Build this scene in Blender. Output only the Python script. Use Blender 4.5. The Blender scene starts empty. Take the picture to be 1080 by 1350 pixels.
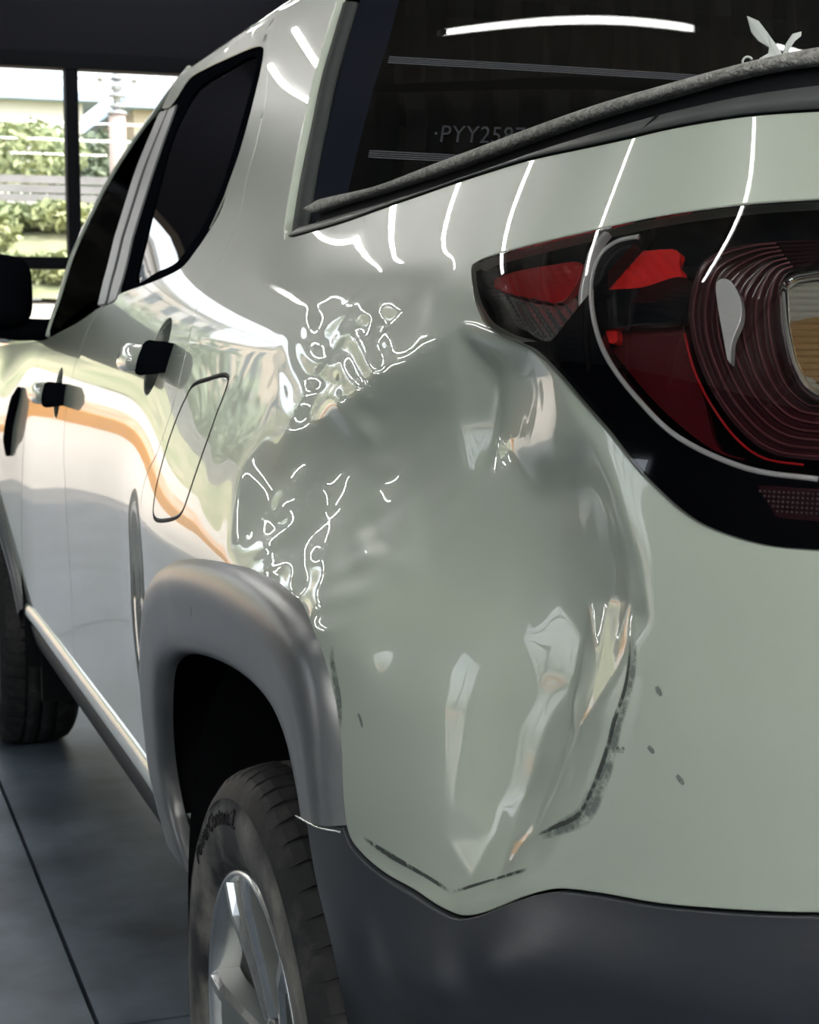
import bpy, bmesh, math, random, json
import numpy as np
from mathutils import Vector, Matrix
from mathutils.geometry import delaunay_2d_cdt
random.seed(4); RNG=np.random.default_rng(4)
SC=bpy.context.scene; COL=SC.collection
PI=math.pi
# ------------------------------------------------------------------ camera, sky, sun, exposure
cam=bpy.data.cameras.new('camera'); camo=bpy.data.objects.new('camera',cam); COL.objects.link(camo)
_f=2160.0; _pit=math.atan(250/_f); _yaw=math.atan(785*math.cos(_pit)/_f)
cam.sensor_fit='HORIZONTAL'; cam.sensor_width=36.0; cam.lens=36.0*_f/1080.0
camo.location=(-.396,-1.617,1.098); camo.rotation_euler=(PI/2-_pit,0,-_yaw)
cam.clip_start=.02; cam.clip_end=300
cam.dof.use_dof=True; cam.dof.focus_distance=1.35; cam.dof.aperture_fstop=26
SC.camera=camo
vs=SC.view_settings; vs.view_transform='Standard'; vs.look='None'; vs.exposure=1.2; vs.gamma=1.0; vs.use_curve_mapping=False
SC.render.film_transparent=False
W=bpy.data.worlds.new('sky'); SC.world=W; W.use_nodes=True
nt=W.node_tree; bg=nt.nodes['Background']; sk=nt.nodes.new('ShaderNodeTexSky'); sk.sky_type='NISHITA'; sk.sun_disc=False
sk.sun_elevation=math.radians(48); sk.sun_rotation=math.radians(150); sk.air_density=1.2; sk.dust_density=3.0; sk.ozone_density=1.0
hs_=nt.nodes.new('ShaderNodeHueSaturation'); hs_.inputs['Saturation'].default_value=.35
nt.links.new(sk.outputs[0],hs_.inputs['Color']); nt.links.new(hs_.outputs[0],bg.inputs[0]); bg.inputs[1].default_value=.34
sun=bpy.data.lights.new('sun','SUN'); sun.energy=3.0; sun.angle=math.radians(1.0); sun.color=(1,.93,.82)
suno=bpy.data.objects.new('sun',sun); COL.objects.link(suno); suno.rotation_euler=Vector((.65,-.08,.75)).to_track_quat('Z','Y').to_euler()
suno.location=(0,20,20)
SC.cycles.max_bounces=8; SC.cycles.glossy_bounces=4; SC.cycles.transparent_max_bounces=12; SC.cycles.diffuse_bounces=3
SC.cycles.sample_clamp_indirect=6; SC.cycles.use_denoising=True; SC.cycles.caustics_reflective=False; SC.cycles.caustics_refractive=False
TUBE=24.0
# ------------------------------------------------------------------ materials
def mat(name,col=(.5,.5,.5),rough=.5,metal=0,coat=0,spec=.5,emit=None,estr=0,noise=None,bump=0,bscale=60,coat_rough=.015):
    m=bpy.data.materials.new(name); m.use_nodes=True; n=m.node_tree; b=n.nodes['Principled BSDF']
    b.inputs['Base Color'].default_value=(*col,1); b.inputs['Roughness'].default_value=rough; b.inputs['Metallic'].default_value=metal
    b.inputs['Specular IOR Level'].default_value=spec; b.inputs['Coat Weight'].default_value=coat; b.inputs['Coat Roughness'].default_value=coat_rough
    if emit: b.inputs['Emission Color'].default_value=(*emit,1); b.inputs['Emission Strength'].default_value=estr
    if noise or bump:
        tc=n.nodes.new('ShaderNodeTexCoord')
    if noise:
        sc,c2,lo,hi=noise
        t=n.nodes.new('ShaderNodeTexNoise'); t.inputs['Scale'].default_value=sc; t.inputs['Detail'].default_value=7; t.inputs['Roughness'].default_value=.62
        n.links.new(tc.outputs['Object'],t.inputs['Vector'])
        r=n.nodes.new('ShaderNodeMapRange'); r.inputs[1].default_value=lo; r.inputs[2].default_value=hi
        n.links.new(t.outputs[0],r.inputs[0])
        x=n.nodes.new('ShaderNodeMix'); x.data_type='RGBA'; x.inputs[6].default_value=(*col,1); x.inputs[7].default_value=(*c2,1)
        n.links.new(r.outputs[0],x.inputs[0]); n.links.new(x.outputs[2],b.inputs['Base Color'])
    if bump:
        t=n.nodes.new('ShaderNodeTexNoise'); t.inputs['Scale'].default_value=bscale; t.inputs['Detail'].default_value=4
        n.links.new(tc.outputs['Object'],t.inputs['Vector'])
        bm=n.nodes.new('ShaderNodeBump'); bm.inputs['Strength'].default_value=bump; bm.inputs['Distance'].default_value=.01
        n.links.new(t.outputs[0],bm.inputs['Height']); n.links.new(bm.outputs[0],b.inputs['Normal'])
    return m
def glass(name,tint=(.5,.5,.5),ior=1.45,rough=.0,refl=1.0):
    m=bpy.data.materials.new(name); m.use_nodes=True; n=m.node_tree; n.nodes.clear()
    o=n.nodes.new('ShaderNodeOutputMaterial'); mx=n.nodes.new('ShaderNodeMixShader'); t=n.nodes.new('ShaderNodeBsdfTransparent'); g=n.nodes.new('ShaderNodeBsdfGlossy')
    fr=n.nodes.new('ShaderNodeFresnel'); fr.inputs[0].default_value=ior
    t.inputs[0].default_value=(*tint,1); g.inputs[0].default_value=(refl,refl,refl,1); g.inputs['Roughness'].default_value=rough
    n.links.new(fr.outputs[0],mx.inputs[0]); n.links.new(t.outputs[0],mx.inputs[1]); n.links.new(g.outputs[0],mx.inputs[2]); n.links.new(mx.outputs[0],o.inputs[0])
    return m
M=dict(
 paint=mat('sage_grey_paint',(.325,.37,.315),.32,0,1.0,.5,coat_rough=.006),
 plastic=mat('black_textured_plastic',(.020,.023,.029),.37,0,0,.7,bump=.05,bscale=900),
 flare=mat('dusty_grey_plastic',(.075,.081,.087),.30,0,0,.8,noise=(7,(.13,.132,.13),.45,.7),bump=.04,bscale=900),
 gloss_black=mat('gloss_black_plastic',(.003,.0035,.005),.06,0,0,.35),
 satin_black=mat('satin_black',(.003,.0035,.005),.9,0,0,.0),
 trim_grey=mat('satin_grey_trim',(.11,.117,.125),.4),trim_matte=mat('matte_sill_plastic',(.04,.044,.048),.65,0,0,.2),ring=mat('ruby_ring',(.11,.035,.042),.08,0,.6),
 rubber=mat('black_rubber',(.004,.0045,.006),.6,0,0,.2),
 seal=mat('grey_black_rubber_seal',(.022,.026,.026),.45,0,0,.3),
 cap=mat('satin_rail_plastic',(.05,.055,.055),.42,0,0,.3,bump=.03,bscale=700),
 fabric=mat('grey_woven_vinyl',(.36,.365,.34),.7,noise=(140,(.18,.185,.17),.4,.65),bump=.9,bscale=330),
 tyre=mat('tyre_rubber',(.018,.019,.021),.55,0,0,.3,noise=(9,(.17,.165,.15),.42,.62)),
 tyre_dark=mat('tyre_tread_rubber',(.010,.011,.012),.65,0,0,.25,noise=(30,(.05,.05,.048),.5,.8)),
 alloy=mat('machined_alloy',(.62,.64,.64),.22,.9),
 alloy_dark=mat('grey_painted_alloy',(.17,.185,.18),.33,.3,.4),
 chrome=mat('chrome',(.85,.87,.88),.06,1.0),
 red=mat('red_lens_plastic',(.42,.012,.016),.12,0,.6),
 red_deep=mat('deep_red_lens_plastic',(.075,.006,.009),.14,0,.6),
 red_hot=mat('bright_red_lens_plastic',(.75,.02,.02),.12,0,.6),
 smoke=mat('smoked_maroon_plastic',(.034,.008,.012),.16,0,.5),
 clear_rib=mat('clear_moulded_rib',(.72,.74,.74),.10,.2,.8),
 amber=mat('amber_bulb_reflector',(.42,.27,.12),.22,.5,.5),
 white_lens=mat('white_reversing_lens',(.42,.42,.36),.15,.4,.6),
 wheelhouse=mat('wheelhouse_liner',(.003,.0035,.0045),.8,0,0,.1),
 cabin=mat('cabin_lining',(.003,.003,.004),.9,0,0,.1),
 frit=mat('black_frit_band',(.004,.005,.009),.4,0,0,.07),
 etch=mat('etched_glass_lettering',(.030,.034,.042),.6),wire=mat('heater_wire_silver',(.075,.08,.095),.5),
 scuff=None,
 lamp_body=mat('white_lamp_housing',(.7,.7,.7),.4),
 tube=mat('tube_glow',(1,1,1),.5,emit=(1.0,.98,.94),estr=TUBE), tube_bright=mat('bright_tube_glow',(1,1,1),.5,emit=(1.0,.98,.94),estr=TUBE*3.6),
 concrete=mat('dark_polished_concrete',(.105,.138,.176),.38,0,0,.35,noise=(2.3,(.028,.040,.056),.38,.62),bump=.03,bscale=14),
 grout=mat('joint_filler',(.008,.008,.009),.8),
 wall_dark=mat('dark_blue_grey_paint',(.0028,.0032,.006),.7,0,0,.1),
 wall_light=mat('light_grey_wall_paint',(.42,.42,.40),.8),
 ceil=mat('beige_roof_sheet',(.50,.48,.44),.6),
 purlin=mat('steel_purlin',(.20,.19,.18),.6),
 frame=mat('black_window_frame',(.002,.0025,.004),.6,0,0,.05),
 pave=mat('cream_pavement',(.44,.405,.36),.85,noise=(.8,(.38,.35,.31),.4,.7)),
 kerb=mat('orange_kerb_paint',(.46,.19,.012),.75),
 terracotta=mat('terracotta_paving',(.40,.20,.11),.85,noise=(3,(.52,.36,.25),.35,.65)),
 soil=mat('dry_grass_bank',(.30,.28,.18),.95,noise=(1.5,(.17,.20,.10),.4,.62)),
 leaf=mat('green_leaves',(.20,.25,.13),.7,noise=(.9,(.38,.40,.20),.4,.65)),
 leaf2=mat('dark_green_leaves',(.15,.19,.13),.7,noise=(.9,(.24,.28,.17),.4,.65)),
 bark=mat('grey_bark',(.16,.13,.10),.9),
 board=mat('weathered_fence_board',(.24,.23,.235),.8,noise=(3,(.18,.17,.175),.4,.7)),
 post=mat('fence_post',(.30,.30,.29),.8),
 pole=mat('pinkish_concrete_pole',(.48,.38,.34),.8),
 steel=mat('galvanised_steel',(.42,.43,.44),.5,.3),
 blue_roof=mat('blue_grey_roof_sheet',(.28,.36,.44),.6),
 render=mat('white_render',(.66,.63,.58),.85),
 beige=mat('beige_render',(.50,.42,.33),.85),
 winglass=mat('dark_window_pane',(.05,.06,.075),.1,0,.5),
 grey_tape=mat('pale_grey_strap',(.33,.36,.35),.55),
)
M['lens']=glass('clear_lamp_cover',(.86,.86,.86),1.50)
M['smoked_lens']=glass('smoked_lamp_cover',(.45,.42,.42),1.50)
M['tint']=glass('dark_tinted_glass',(.10,.105,.115),1.52)
M['pane']=glass('clear_window_pane',(.95,.96,.95),1.45,0,.22)
M['dimmed_glass']=glass('dimmed_black_glass',(.02,.02,.022),1.45,.05,.006)  # dark cabin look put into a near-black tint, reflections almost removed
M['rear_tint']=glass('rear_privacy_glass',(.03,.03,.035),1.5)
M['bowl_shade']=mat('recess_shade_paint',(.10,.11,.10),.2,0,.6)  # body paint darkened for the shade and dark reflections inside the handle bowls
def scuffmat(name,col,scale,lo,hi,stretch=(1,1,1)):
    m=bpy.data.materials.new(name); m.use_nodes=True; n=m.node_tree; b=n.nodes['Principled BSDF']; o=n.nodes['Material Output']
    b.inputs['Base Color'].default_value=(*col,1); b.inputs['Roughness'].default_value=.6
    tc=n.nodes.new('ShaderNodeTexCoord'); mp=n.nodes.new('ShaderNodeMapping'); mp.inputs['Scale'].default_value=stretch
    t=n.nodes.new('ShaderNodeTexNoise'); t.inputs['Scale'].default_value=scale; t.inputs['Detail'].default_value=6; t.inputs['Roughness'].default_value=.7
    n.links.new(tc.outputs['Object'],mp.inputs[0]); n.links.new(mp.outputs[0],t.inputs['Vector'])
    at=n.nodes.new('ShaderNodeAttribute'); at.attribute_name='fade'
    r=n.nodes.new('ShaderNodeMapRange'); r.inputs[1].default_value=lo; r.inputs[2].default_value=hi
    ad=n.nodes.new('ShaderNodeMath'); ad.operation='MULTIPLY'
    n.links.new(t.outputs[0],r.inputs[0]); n.links.new(r.outputs[0],ad.inputs[0]); n.links.new(at.outputs['Fac'],ad.inputs[1])
    tr=n.nodes.new('ShaderNodeBsdfTransparent'); mx=n.nodes.new('ShaderNodeMixShader')
    n.links.new(ad.outputs[0],mx.inputs[0]); n.links.new(tr.outputs[0],mx.inputs[1]); n.links.new(b.outputs[0],mx.inputs[2]); n.links.new(mx.outputs[0],o.inputs[0])
    return m
M['scuff']=scuffmat('grey_scuff_dirt',(.13,.155,.145),60,.36,.60)
M['scratch']=scuffmat('dark_scratch_dirt',(.03,.036,.034),90,.34,.52)
# ------------------------------------------------------------------ object helpers
def link(name,me,m=None,parent=None):
    o=bpy.data.objects.new(name,me); COL.objects.link(o)
    if m is not None and me is not None: me.materials.append(m)
    if parent: o.parent=parent
    return o
def meshob(name,V,F,m,parent=None,smooth=False,N=None):
    me=bpy.data.meshes.new(name); me.from_pydata([tuple(map(float,v)) for v in V],[],[tuple(map(int,f)) for f in F]); me.update()
    if smooth or N is not None: me.polygons.foreach_set('use_smooth',[True]*len(me.polygons))
    if N is not None: me.normals_split_custom_set_from_vertices([tuple(map(float,n)) for n in N])
    if parent is not None and parent.matrix_basis.translation.length>1e-9 or (parent is not None and parent.parent is not None):
        t=Vector((0,0,0)); p=parent
        while p: t+=p.location; p=p.parent
        me.transform(Matrix.Translation(-t))
    return link(name,me,m,parent)
def thing(name,label,cat,loc=(0,0,0),group=None,kind=None):
    o=bpy.data.objects.new(name,None); COL.objects.link(o); o.location=loc; o.empty_display_size=.2
    o['label']=label; o['category']=cat
    if group: o['group']=group
    return o
def tag(o,label,cat,group=None):
    o['label']=label;o['category']=cat
    if group:o['group']=group
    return o
def struct(o,label=None):
    o['kind']='structure'
    if label:o['label']=label
    return o
def node(name,parent,loc=(0,0,0)):
    o=bpy.data.objects.new(name,None); COL.objects.link(o); o.parent=parent; o.location=loc; return o
def box(c,d):
    x,y,z=c;a,b,e=d[0]/2,d[1]/2,d[2]/2
    V=[(x+i*a,y+j*b,z+k*e) for i in(-1,1) for j in(-1,1) for k in(-1,1)]
    F=[(0,1,3,2),(4,6,7,5),(0,4,5,1),(2,3,7,6),(0,2,6,4),(1,5,7,3)]
    return V,F
def boxes(lst):
    V=[];F=[]
    for c,d in lst:
        v,f=box(c,d);n=len(V);V+=v;F+=[tuple(i+n for i in q) for q in f]
    return V,F
def boxob(name,c,d,m,parent=None,bev=0):
    V,F=box(c,d); o=meshob(name,V,F,m,parent)
    if bev:
        mo=o.modifiers.new('edge','BEVEL'); mo.width=bev; mo.segments=2
    return o
def loft(rows,closed=False):
    rows=[np.asarray(r,float) for r in rows];n=len(rows[0]);V=np.concatenate(rows);F=[]
    for i in range(len(rows)-1):
        for j in range(n if closed else n-1):
            k=(j+1)%n;F.append((i*n+j,i*n+k,(i+1)*n+k,(i+1)*n+j))
    return V,F
def tube(P,r,seg=8,cap=True):
    P=np.asarray(P,float);n=len(P);r=np.broadcast_to(r,(n,))
    T=np.gradient(P,axis=0);T/=np.linalg.norm(T,axis=1)[:,None]+1e-12
    up=np.array([0,0,1.]) if abs(T[0][2])<.9 else np.array([1.,0,0]);rows=[]
    u=np.cross(T[0],up);u/=np.linalg.norm(u)
    for i in range(n):
        u=u-T[i]*(u@T[i]);u/=np.linalg.norm(u);v=np.cross(T[i],u)
        a=np.arange(seg)*2*PI/seg
        rows.append(P[i]+r[i]*(np.cos(a)[:,None]*u+np.sin(a)[:,None]*v))
    V,F=loft(rows,True)
    if cap: F+=[tuple(range(seg))[::-1],tuple(range((n-1)*seg,n*seg))]
    return V,F
def merge(parts):
    V=[];F=[]
    for v,f in parts:
        n=len(V);V+=[tuple(p) for p in v];F+=[tuple(i+n for i in q) for q in f]
    return V,F
def cr(P,n=8,closed=False):
    """Catmull-Rom resampling of control points"""
    P=np.asarray(P,float)
    if closed:Q=np.concatenate([P[-1:],P,P[:2]])
    else:Q=np.concatenate([2*P[:1]-P[1:2],P,2*P[-1:]-P[-2:-1]])
    out=[]
    for i in range(1,len(Q)-2):
        p0,p1,p2,p3=Q[i-1:i+3]
        t=np.linspace(0,1,n,endpoint=False)[:,None]
        out.append(.5*((2*p1)+(-p0+p2)*t+(2*p0-5*p1+4*p2-p3)*t*t+(-p0+3*p1-3*p2+p3)*t**3))
    out=np.concatenate(out)
    return out if closed else np.concatenate([out,P[-1:]])
def resample(P,step,closed=False):
    P=np.asarray(P,float)
    if closed:P=np.concatenate([P,P[:1]])
    d=np.concatenate([[0],np.cumsum(np.linalg.norm(np.diff(P,axis=0),axis=1))])
    n=max(3,int(round(d[-1]/step)));t=np.linspace(0,d[-1],n+1)
    Q=np.stack([np.interp(t,d,P[:,k]) for k in range(P.shape[1])],1)
    return Q[:-1] if closed else Q
import numpy as np
# ---- body surface: plan outline (arc length s, rearward) x height z -> 3D; X is inward from the left side, Y forward
_SK=np.array([-4.2,-3.5,-3.2,.15,.32,.5,.7,.9,1.1,1.35,1.8]);_AK=np.radians([-70,-25,0,0,3,10,30,50,72,84,90])
_ss=np.linspace(-4.2,1.8,6001);_ds=_ss[1]-_ss[0]
def _sm(a,n):
    k=np.ones(n)/n
    for _ in range(2): a=np.convolve(np.pad(a,n,mode='edge'),k,'same')[n:-n]
    return a
_al=_sm(np.interp(_ss,_SK,_AK),121)
def _cum(v): return np.concatenate([[0],np.cumsum((v[1:]+v[:-1])/2*_ds)])
_X=_cum(np.sin(_al));_Y=-_cum(np.cos(_al))
_X-=np.interp(0,_ss,_X);_Y-=np.interp(0,_ss,_Y)
_ZK=[.2,.3,.42,.5,.7,.83,.95,1.03,1.08,1.13,1.2,1.4,1.55,1.7]
_OK=[.075,.062,.05,.048,.034,.03,.037,.052,.068,.09,.125,.21,.29,.37]
_zz=np.linspace(.05,1.7,826);_oo=_sm(np.interp(_zz,_ZK,_OK),27)
def sstep(a,b,x):
    t=np.clip((x-a)/(b-a),0,1);return t*t*(3-2*t)
def inset(s,z):
    o=np.interp(z,_zz,_oo)
    b=.042*np.exp(-(np.abs(s+.05)/.62)**4)*(1-sstep(.82,1.06,z))*sstep(.32,.66,z)
    b=b+.036*np.exp(-(np.abs(s+2.737)/.52)**4)*(1-sstep(.82,1.06,z))*sstep(.32,.66,z)
    return o-b+.016*sstep(1.11,1.26,z)*sstep(-.36,.02,s)
def surf(s,z,off=0.):
    s=np.asarray(s,float);z=np.asarray(z,float)
    a=np.interp(s,_ss,_al);o=inset(s,z)-off
    return np.stack([np.interp(s,_ss,_X)+o*np.cos(a),np.interp(s,_ss,_Y)+o*np.sin(a),z+0*s],-1)

D={"pillar":[[-0.533,1.5234],[-0.4731,1.4529],[-0.4015,1.3673],[-0.3417,1.2862],[-0.2855,1.2186],[-0.2524,1.1947]],
"rail":[[-0.2524,1.1947],[-0.0901,1.2017],[0.0399,1.2105],[0.16,1.2177],[0.2951,1.226],[0.3804,1.2307],[0.4565,1.2324],[0.5243,1.2348],[0.5858,1.2385],[0.6418,1.2409],[0.6927,1.242],[0.7543,1.2412]],
"cap":[[-0.2387,1.2073],[-0.1249,1.2129],[-0.036,1.2171],[0.1353,1.2233],[0.2742,1.2318],[0.3865,1.2404],[0.4709,1.2459],[0.5476,1.2514],[0.6276,1.2563],[0.6809,1.2592],[0.7453,1.2606]],
"fab_lo":[[-0.2674,1.2205],[-0.1628,1.2279],[-0.0309,1.2335],[0.0978,1.238],[0.244,1.2453],[0.3617,1.2542],[0.4609,1.2615],[0.5514,1.2665],[0.6322,1.2733],[0.6954,1.277],[0.7369,1.277]],
"fab_hi":[[-0.3093,1.2384],[-0.204,1.241],[-0.0645,1.2416],[0.0813,1.2505],[0.2299,1.2582],[0.3512,1.266],[0.4522,1.2731],[0.5442,1.2774],[0.6269,1.2838],[0.6822,1.2879],[0.7326,1.2909]],
"low":[[0.3432,0.679],[0.352,0.6683],[0.3761,0.661],[0.4135,0.656],[0.4531,0.6546],[0.4885,0.6523],[0.5167,0.654],[0.5436,0.6646],[0.5768,0.6829],[0.6035,0.6959],[0.6249,0.7027],[0.6617,0.7072],[0.7051,0.7101],[0.7513,0.7156],[0.7892,0.7205],[0.8198,0.7252]],
"flare_out":[[0.3432,0.679],[0.3397,0.7096],[0.3361,0.7545],[0.3236,0.7909],[0.3005,0.8204],[0.2623,0.8388],[0.1943,0.8515],[0.0869,0.8555],[-0.036,0.8496],[-0.1762,0.8337],[-0.2888,0.812],[-0.38,0.7829],[-0.4446,0.7456],[-0.5058,0.6744],[-0.6133,0.5777],[-0.6709,0.4973],[-0.6469,0.4474],[-0.5985,0.3852]],
"flare_in":[[0.2695,0.4703],[0.2885,0.5507],[0.2759,0.6174],[0.2557,0.6637],[0.2539,0.6736],[0.2393,0.7046],[0.2152,0.7302],[0.1651,0.7472],[0.0825,0.7518],[-0.0493,0.7432],[-0.1862,0.7241],[-0.2856,0.7011],[-0.3553,0.6702],[-0.41,0.6193],[-0.5271,0.5131],[-0.5385,0.4455],[-0.5045,0.4018],[-0.4583,0.3676]],
"flare_seam":[[0.2735,0.6695],[0.323,0.6735],[0.3692,0.6827]],
"gap_rear":[[-0.9166,1.5371],[-0.7805,1.47],[-0.6697,1.4035],[-0.6124,1.3413],[-0.5888,1.2957],[-0.545,1.2488],[-0.5355,1.2161],[-0.541,1.1802],[-0.564,1.1567],[-0.5499,1.1231],[-0.5258,1.0801],[-0.5051,1.0359],[-0.4885,0.9807],[-0.4969,0.9312],[-0.5401,0.9008],[-0.5625,0.8684],[-0.5479,0.8211],[-0.5664,0.7568],[-0.5835,0.6805],[-0.6441,0.5928],[-0.6942,0.497],[-0.6469,0.4474]],
"gap_mid":[[-1.3138,1.1287],[-1.3563,1.1169],[-1.3932,1.0912],[-1.412,1.0458],[-1.443,0.9883],[-1.457,0.936],[-1.468,0.8734],[-1.4493,0.8013],[-1.4534,0.7384],[-1.4631,0.6626],[-1.4793,0.5921],[-1.5064,0.4993],[-1.5013,0.4188]],
"gap_front":[[-1.9225,1.0629],[-1.9636,0.977],[-2.043,0.8751],[-2.1178,0.7347],[-2.1894,0.5879],[-2.2326,0.4659],[-2.1732,0.4095]],
"fuel":[[-0.4116,1.0205],[-0.3412,1.0303],[-0.2793,1.0367],[-0.2514,1.0358],[-0.2393,1.0301],[-0.2369,1.0137],[-0.2384,0.991],[-0.2346,0.9591],[-0.2355,0.9269],[-0.2409,0.8977],[-0.2494,0.8802],[-0.2732,0.8697],[-0.3259,0.8601],[-0.3906,0.8527],[-0.4255,0.8563],[-0.4388,0.8731],[-0.4439,0.8948],[-0.4433,0.9284],[-0.4429,0.9591],[-0.4398,0.9822],[-0.4309,1.0018]],
"light":[[0.3861,1.1363],[0.3791,1.1445],[0.3952,1.1507],[0.4408,1.1563],[0.5042,1.1627],[0.5617,1.1684],[0.6136,1.1735],[0.6692,1.1773],[0.7201,1.1796],[0.7736,1.1804]],
"light_lo":[[0.811,0.9554],[0.7803,0.9558],[0.7528,0.9597],[0.7234,0.9674],[0.6975,0.9805],[0.6685,0.9988],[0.6352,1.0226],[0.6022,1.0421],[0.5698,1.0598],[0.5342,1.0749],[0.504,1.0823],[0.4722,1.0882],[0.446,1.0962],[0.4171,1.1129]],
"win_r":[[-1.2111,1.1509],[-1.3432,1.2395],[-1.467,1.3575],[-1.5608,1.4521],[-1.597,1.5148],[-1.5392,1.557],[-1.395,1.5565],[-1.1959,1.546],[-1.0165,1.5349],[-0.9193,1.5245],[-0.8657,1.4997],[-0.8071,1.4568],[-0.7415,1.3982],[-0.7045,1.3398],[-0.6936,1.2905],[-0.6871,1.2547],[-0.7025,1.2288],[-0.7337,1.2066],[-0.792,1.1801],[-0.9778,1.1658]],
"glass_r":[[-1.134,1.1659],[-1.2493,1.2642],[-1.3323,1.3604],[-1.4138,1.4576],[-1.3865,1.5196],[-1.1718,1.5233],[-0.9527,1.5157],[-0.8553,1.4581],[-0.7922,1.3933],[-0.7553,1.3285],[-0.7441,1.2782],[-0.7623,1.2365],[-0.7986,1.2128],[-0.8512,1.1867],[-0.9725,1.1764]],
"win_f":[[-1.9024,1.0695],[-1.9661,1.1383],[-2.0626,1.2306],[-2.0497,1.2996],[-1.9579,1.4193],[-1.8754,1.4854],[-1.7891,1.5152],[-1.73,1.4929],[-1.6591,1.425],[-1.6081,1.3394],[-1.5581,1.2565],[-1.4692,1.1751],[-1.403,1.1309],[-1.5848,1.1009]],
"stripe_a":[[-1.3902,1.1308],[-1.4561,1.1747],[-1.5448,1.2558],[-1.5946,1.3384],[-1.6445,1.4236],[-1.7005,1.5154],[-1.6082,1.5087],[-1.5513,1.4147],[-1.5086,1.3323],[-1.4613,1.2518],[-1.3759,1.1728],[-1.3171,1.1314]],
"stripe_b":[[-1.284,1.131],[-1.3415,1.172],[-1.4255,1.2501],[-1.4717,1.3297],[-1.5215,1.4119],[-1.5871,1.5062],[-1.5212,1.5082],[-1.4265,1.4029],[-1.3831,1.3234],[-1.3394,1.2461],[-1.2507,1.1699],[-1.2255,1.1381]],
"belt_f":[[-1.9225,1.0629],[-1.5732,1.0966],[-1.3836,1.1239],[-1.3138,1.1287]],
"belt_r":[[-1.3138,1.1287],[-1.2305,1.1356],[-1.2116,1.1483],[-0.9685,1.162],[-0.7867,1.1778],[-0.729,1.2042],[-0.6981,1.2265],[-0.6726,1.2517],[-0.6831,1.2844],[-0.6813,1.3312],[-0.7157,1.3886]],
"cant":[[-1.7051,1.5251],[-1.6026,1.5199],[-1.5447,1.5621],[-1.4,1.5614],[-1.2003,1.5506],[-1.0204,1.5392],[-0.9028,1.5254]],
"pillar_f":[[-1.938,1.0692],[-1.9906,1.1386],[-2.0882,1.2314],[-2.075,1.3009],[-1.9833,1.4215],[-1.9001,1.488],[-1.8082,1.5315],[-1.7316,1.5714],[-1.6461,1.5958]],
"seam_out":[[0.604,1.1587],[0.5812,1.1562],[0.5681,1.1488],[0.5661,1.1379],[0.573,1.1213],[0.5913,1.0964],[0.6172,1.0717],[0.656,1.0452],[0.6978,1.0215],[0.7542,1.0043],[0.8061,0.9999]],
"seam_rib":[[0.5576,1.167],[0.5475,1.1533],[0.5537,1.1337],[0.5615,1.1144],[0.5777,1.0953],[0.6023,1.0741]],
"red_tip":[[0.3861,1.1304],[0.4248,1.1381],[0.4818,1.1419],[0.5148,1.1428],[0.5264,1.1346],[0.5246,1.121],[0.5121,1.1133],[0.4694,1.1172],[0.4213,1.1225]],
"red_top":[[0.5472,1.1426],[0.5658,1.1471],[0.5984,1.1485],[0.6365,1.1486],[0.6456,1.1403],[0.6525,1.1259],[0.6149,1.1232],[0.5622,1.1189]],
"black_bar":[[0.5619,1.1183],[0.6198,1.122],[0.6608,1.1288],[0.6907,1.1108],[0.6898,1.1031],[0.6676,1.098],[0.6316,1.0969],[0.5827,1.0953]],
"red_low":[[0.5738,1.0953],[0.624,1.0964],[0.6584,1.1006],[0.6717,1.085],[0.6961,1.0496],[0.7165,1.015],[0.7428,1.0081],[0.7135,1.0139],[0.6677,1.036],[0.6208,1.0635],[0.5899,1.0818]],
"red_hot":[[0.5822,1.0969],[0.5969,1.098],[0.6059,1.0846],[0.5921,1.0862]],
"reverse":[[0.7568,1.1214],[0.7642,1.1269],[0.7819,1.1291],[0.7964,1.0511],[0.7857,1.0577],[0.7751,1.0721],[0.7643,1.0955]],
"bowl_out":[[0.7781,1.1521],[0.7158,1.1505],[0.6805,1.1409],[0.6764,1.1186],[0.6833,1.0954],[0.6997,1.0703],[0.7224,1.0448],[0.7486,1.0236],[0.7714,1.0133],[0.8032,1.0107]],
"bowl_in":[[0.7746,1.1346],[0.7532,1.1324],[0.7452,1.1254],[0.7468,1.1106],[0.7544,1.0905],[0.7637,1.0707],[0.7735,1.058],[0.7831,1.0513],[0.7919,1.0476]],
"glow":[[0.6789,1.0903],[0.6954,1.0651],[0.718,1.0406],[0.7418,1.0207],[0.7638,1.0104],[0.7923,1.0077]],
"chrome_tip":[[0.3411,1.1377],[0.3904,1.1255],[0.4528,1.1144],[0.5083,1.1099],[0.5281,1.1154],[0.5469,1.1008],[0.5617,1.0815],[0.5391,1.0774],[0.4941,1.0866],[0.458,1.0951],[0.4156,1.101],[0.3835,1.1096]],
"chrome":[[0.7003,1.125],[0.7104,1.1259],[0.7231,1.1146],[0.7284,1.1005],[0.7247,1.0855],[0.727,1.0706],[0.7168,1.0905],[0.7061,1.1107]],
"mesh":[[0.7639,0.9938],[0.8055,0.9934],[0.8072,0.9741],[0.7797,0.9754]],
"frit":[[0.0599,1.2584],[0.073,1.4652]],
"wire_a":[[0.0793,1.438],[0.5704,1.4313]],
"wire_b":[[0.0776,1.3056],[0.2299,1.3018]],
"vin":[[0.1578,1.3243],[0.2782,1.3251]],
"tie":[[0.3879,-0.36,1.3311]],
"tie_s":0.0007,"tie_x":[0.94,-0.34,0.0],
"handle_r":[-0.7012,1.0499],
"handle_f":[-1.5875,0.963],
"vent":[[-2.1449,0.9509],[-2.2354,0.7943]],
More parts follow.
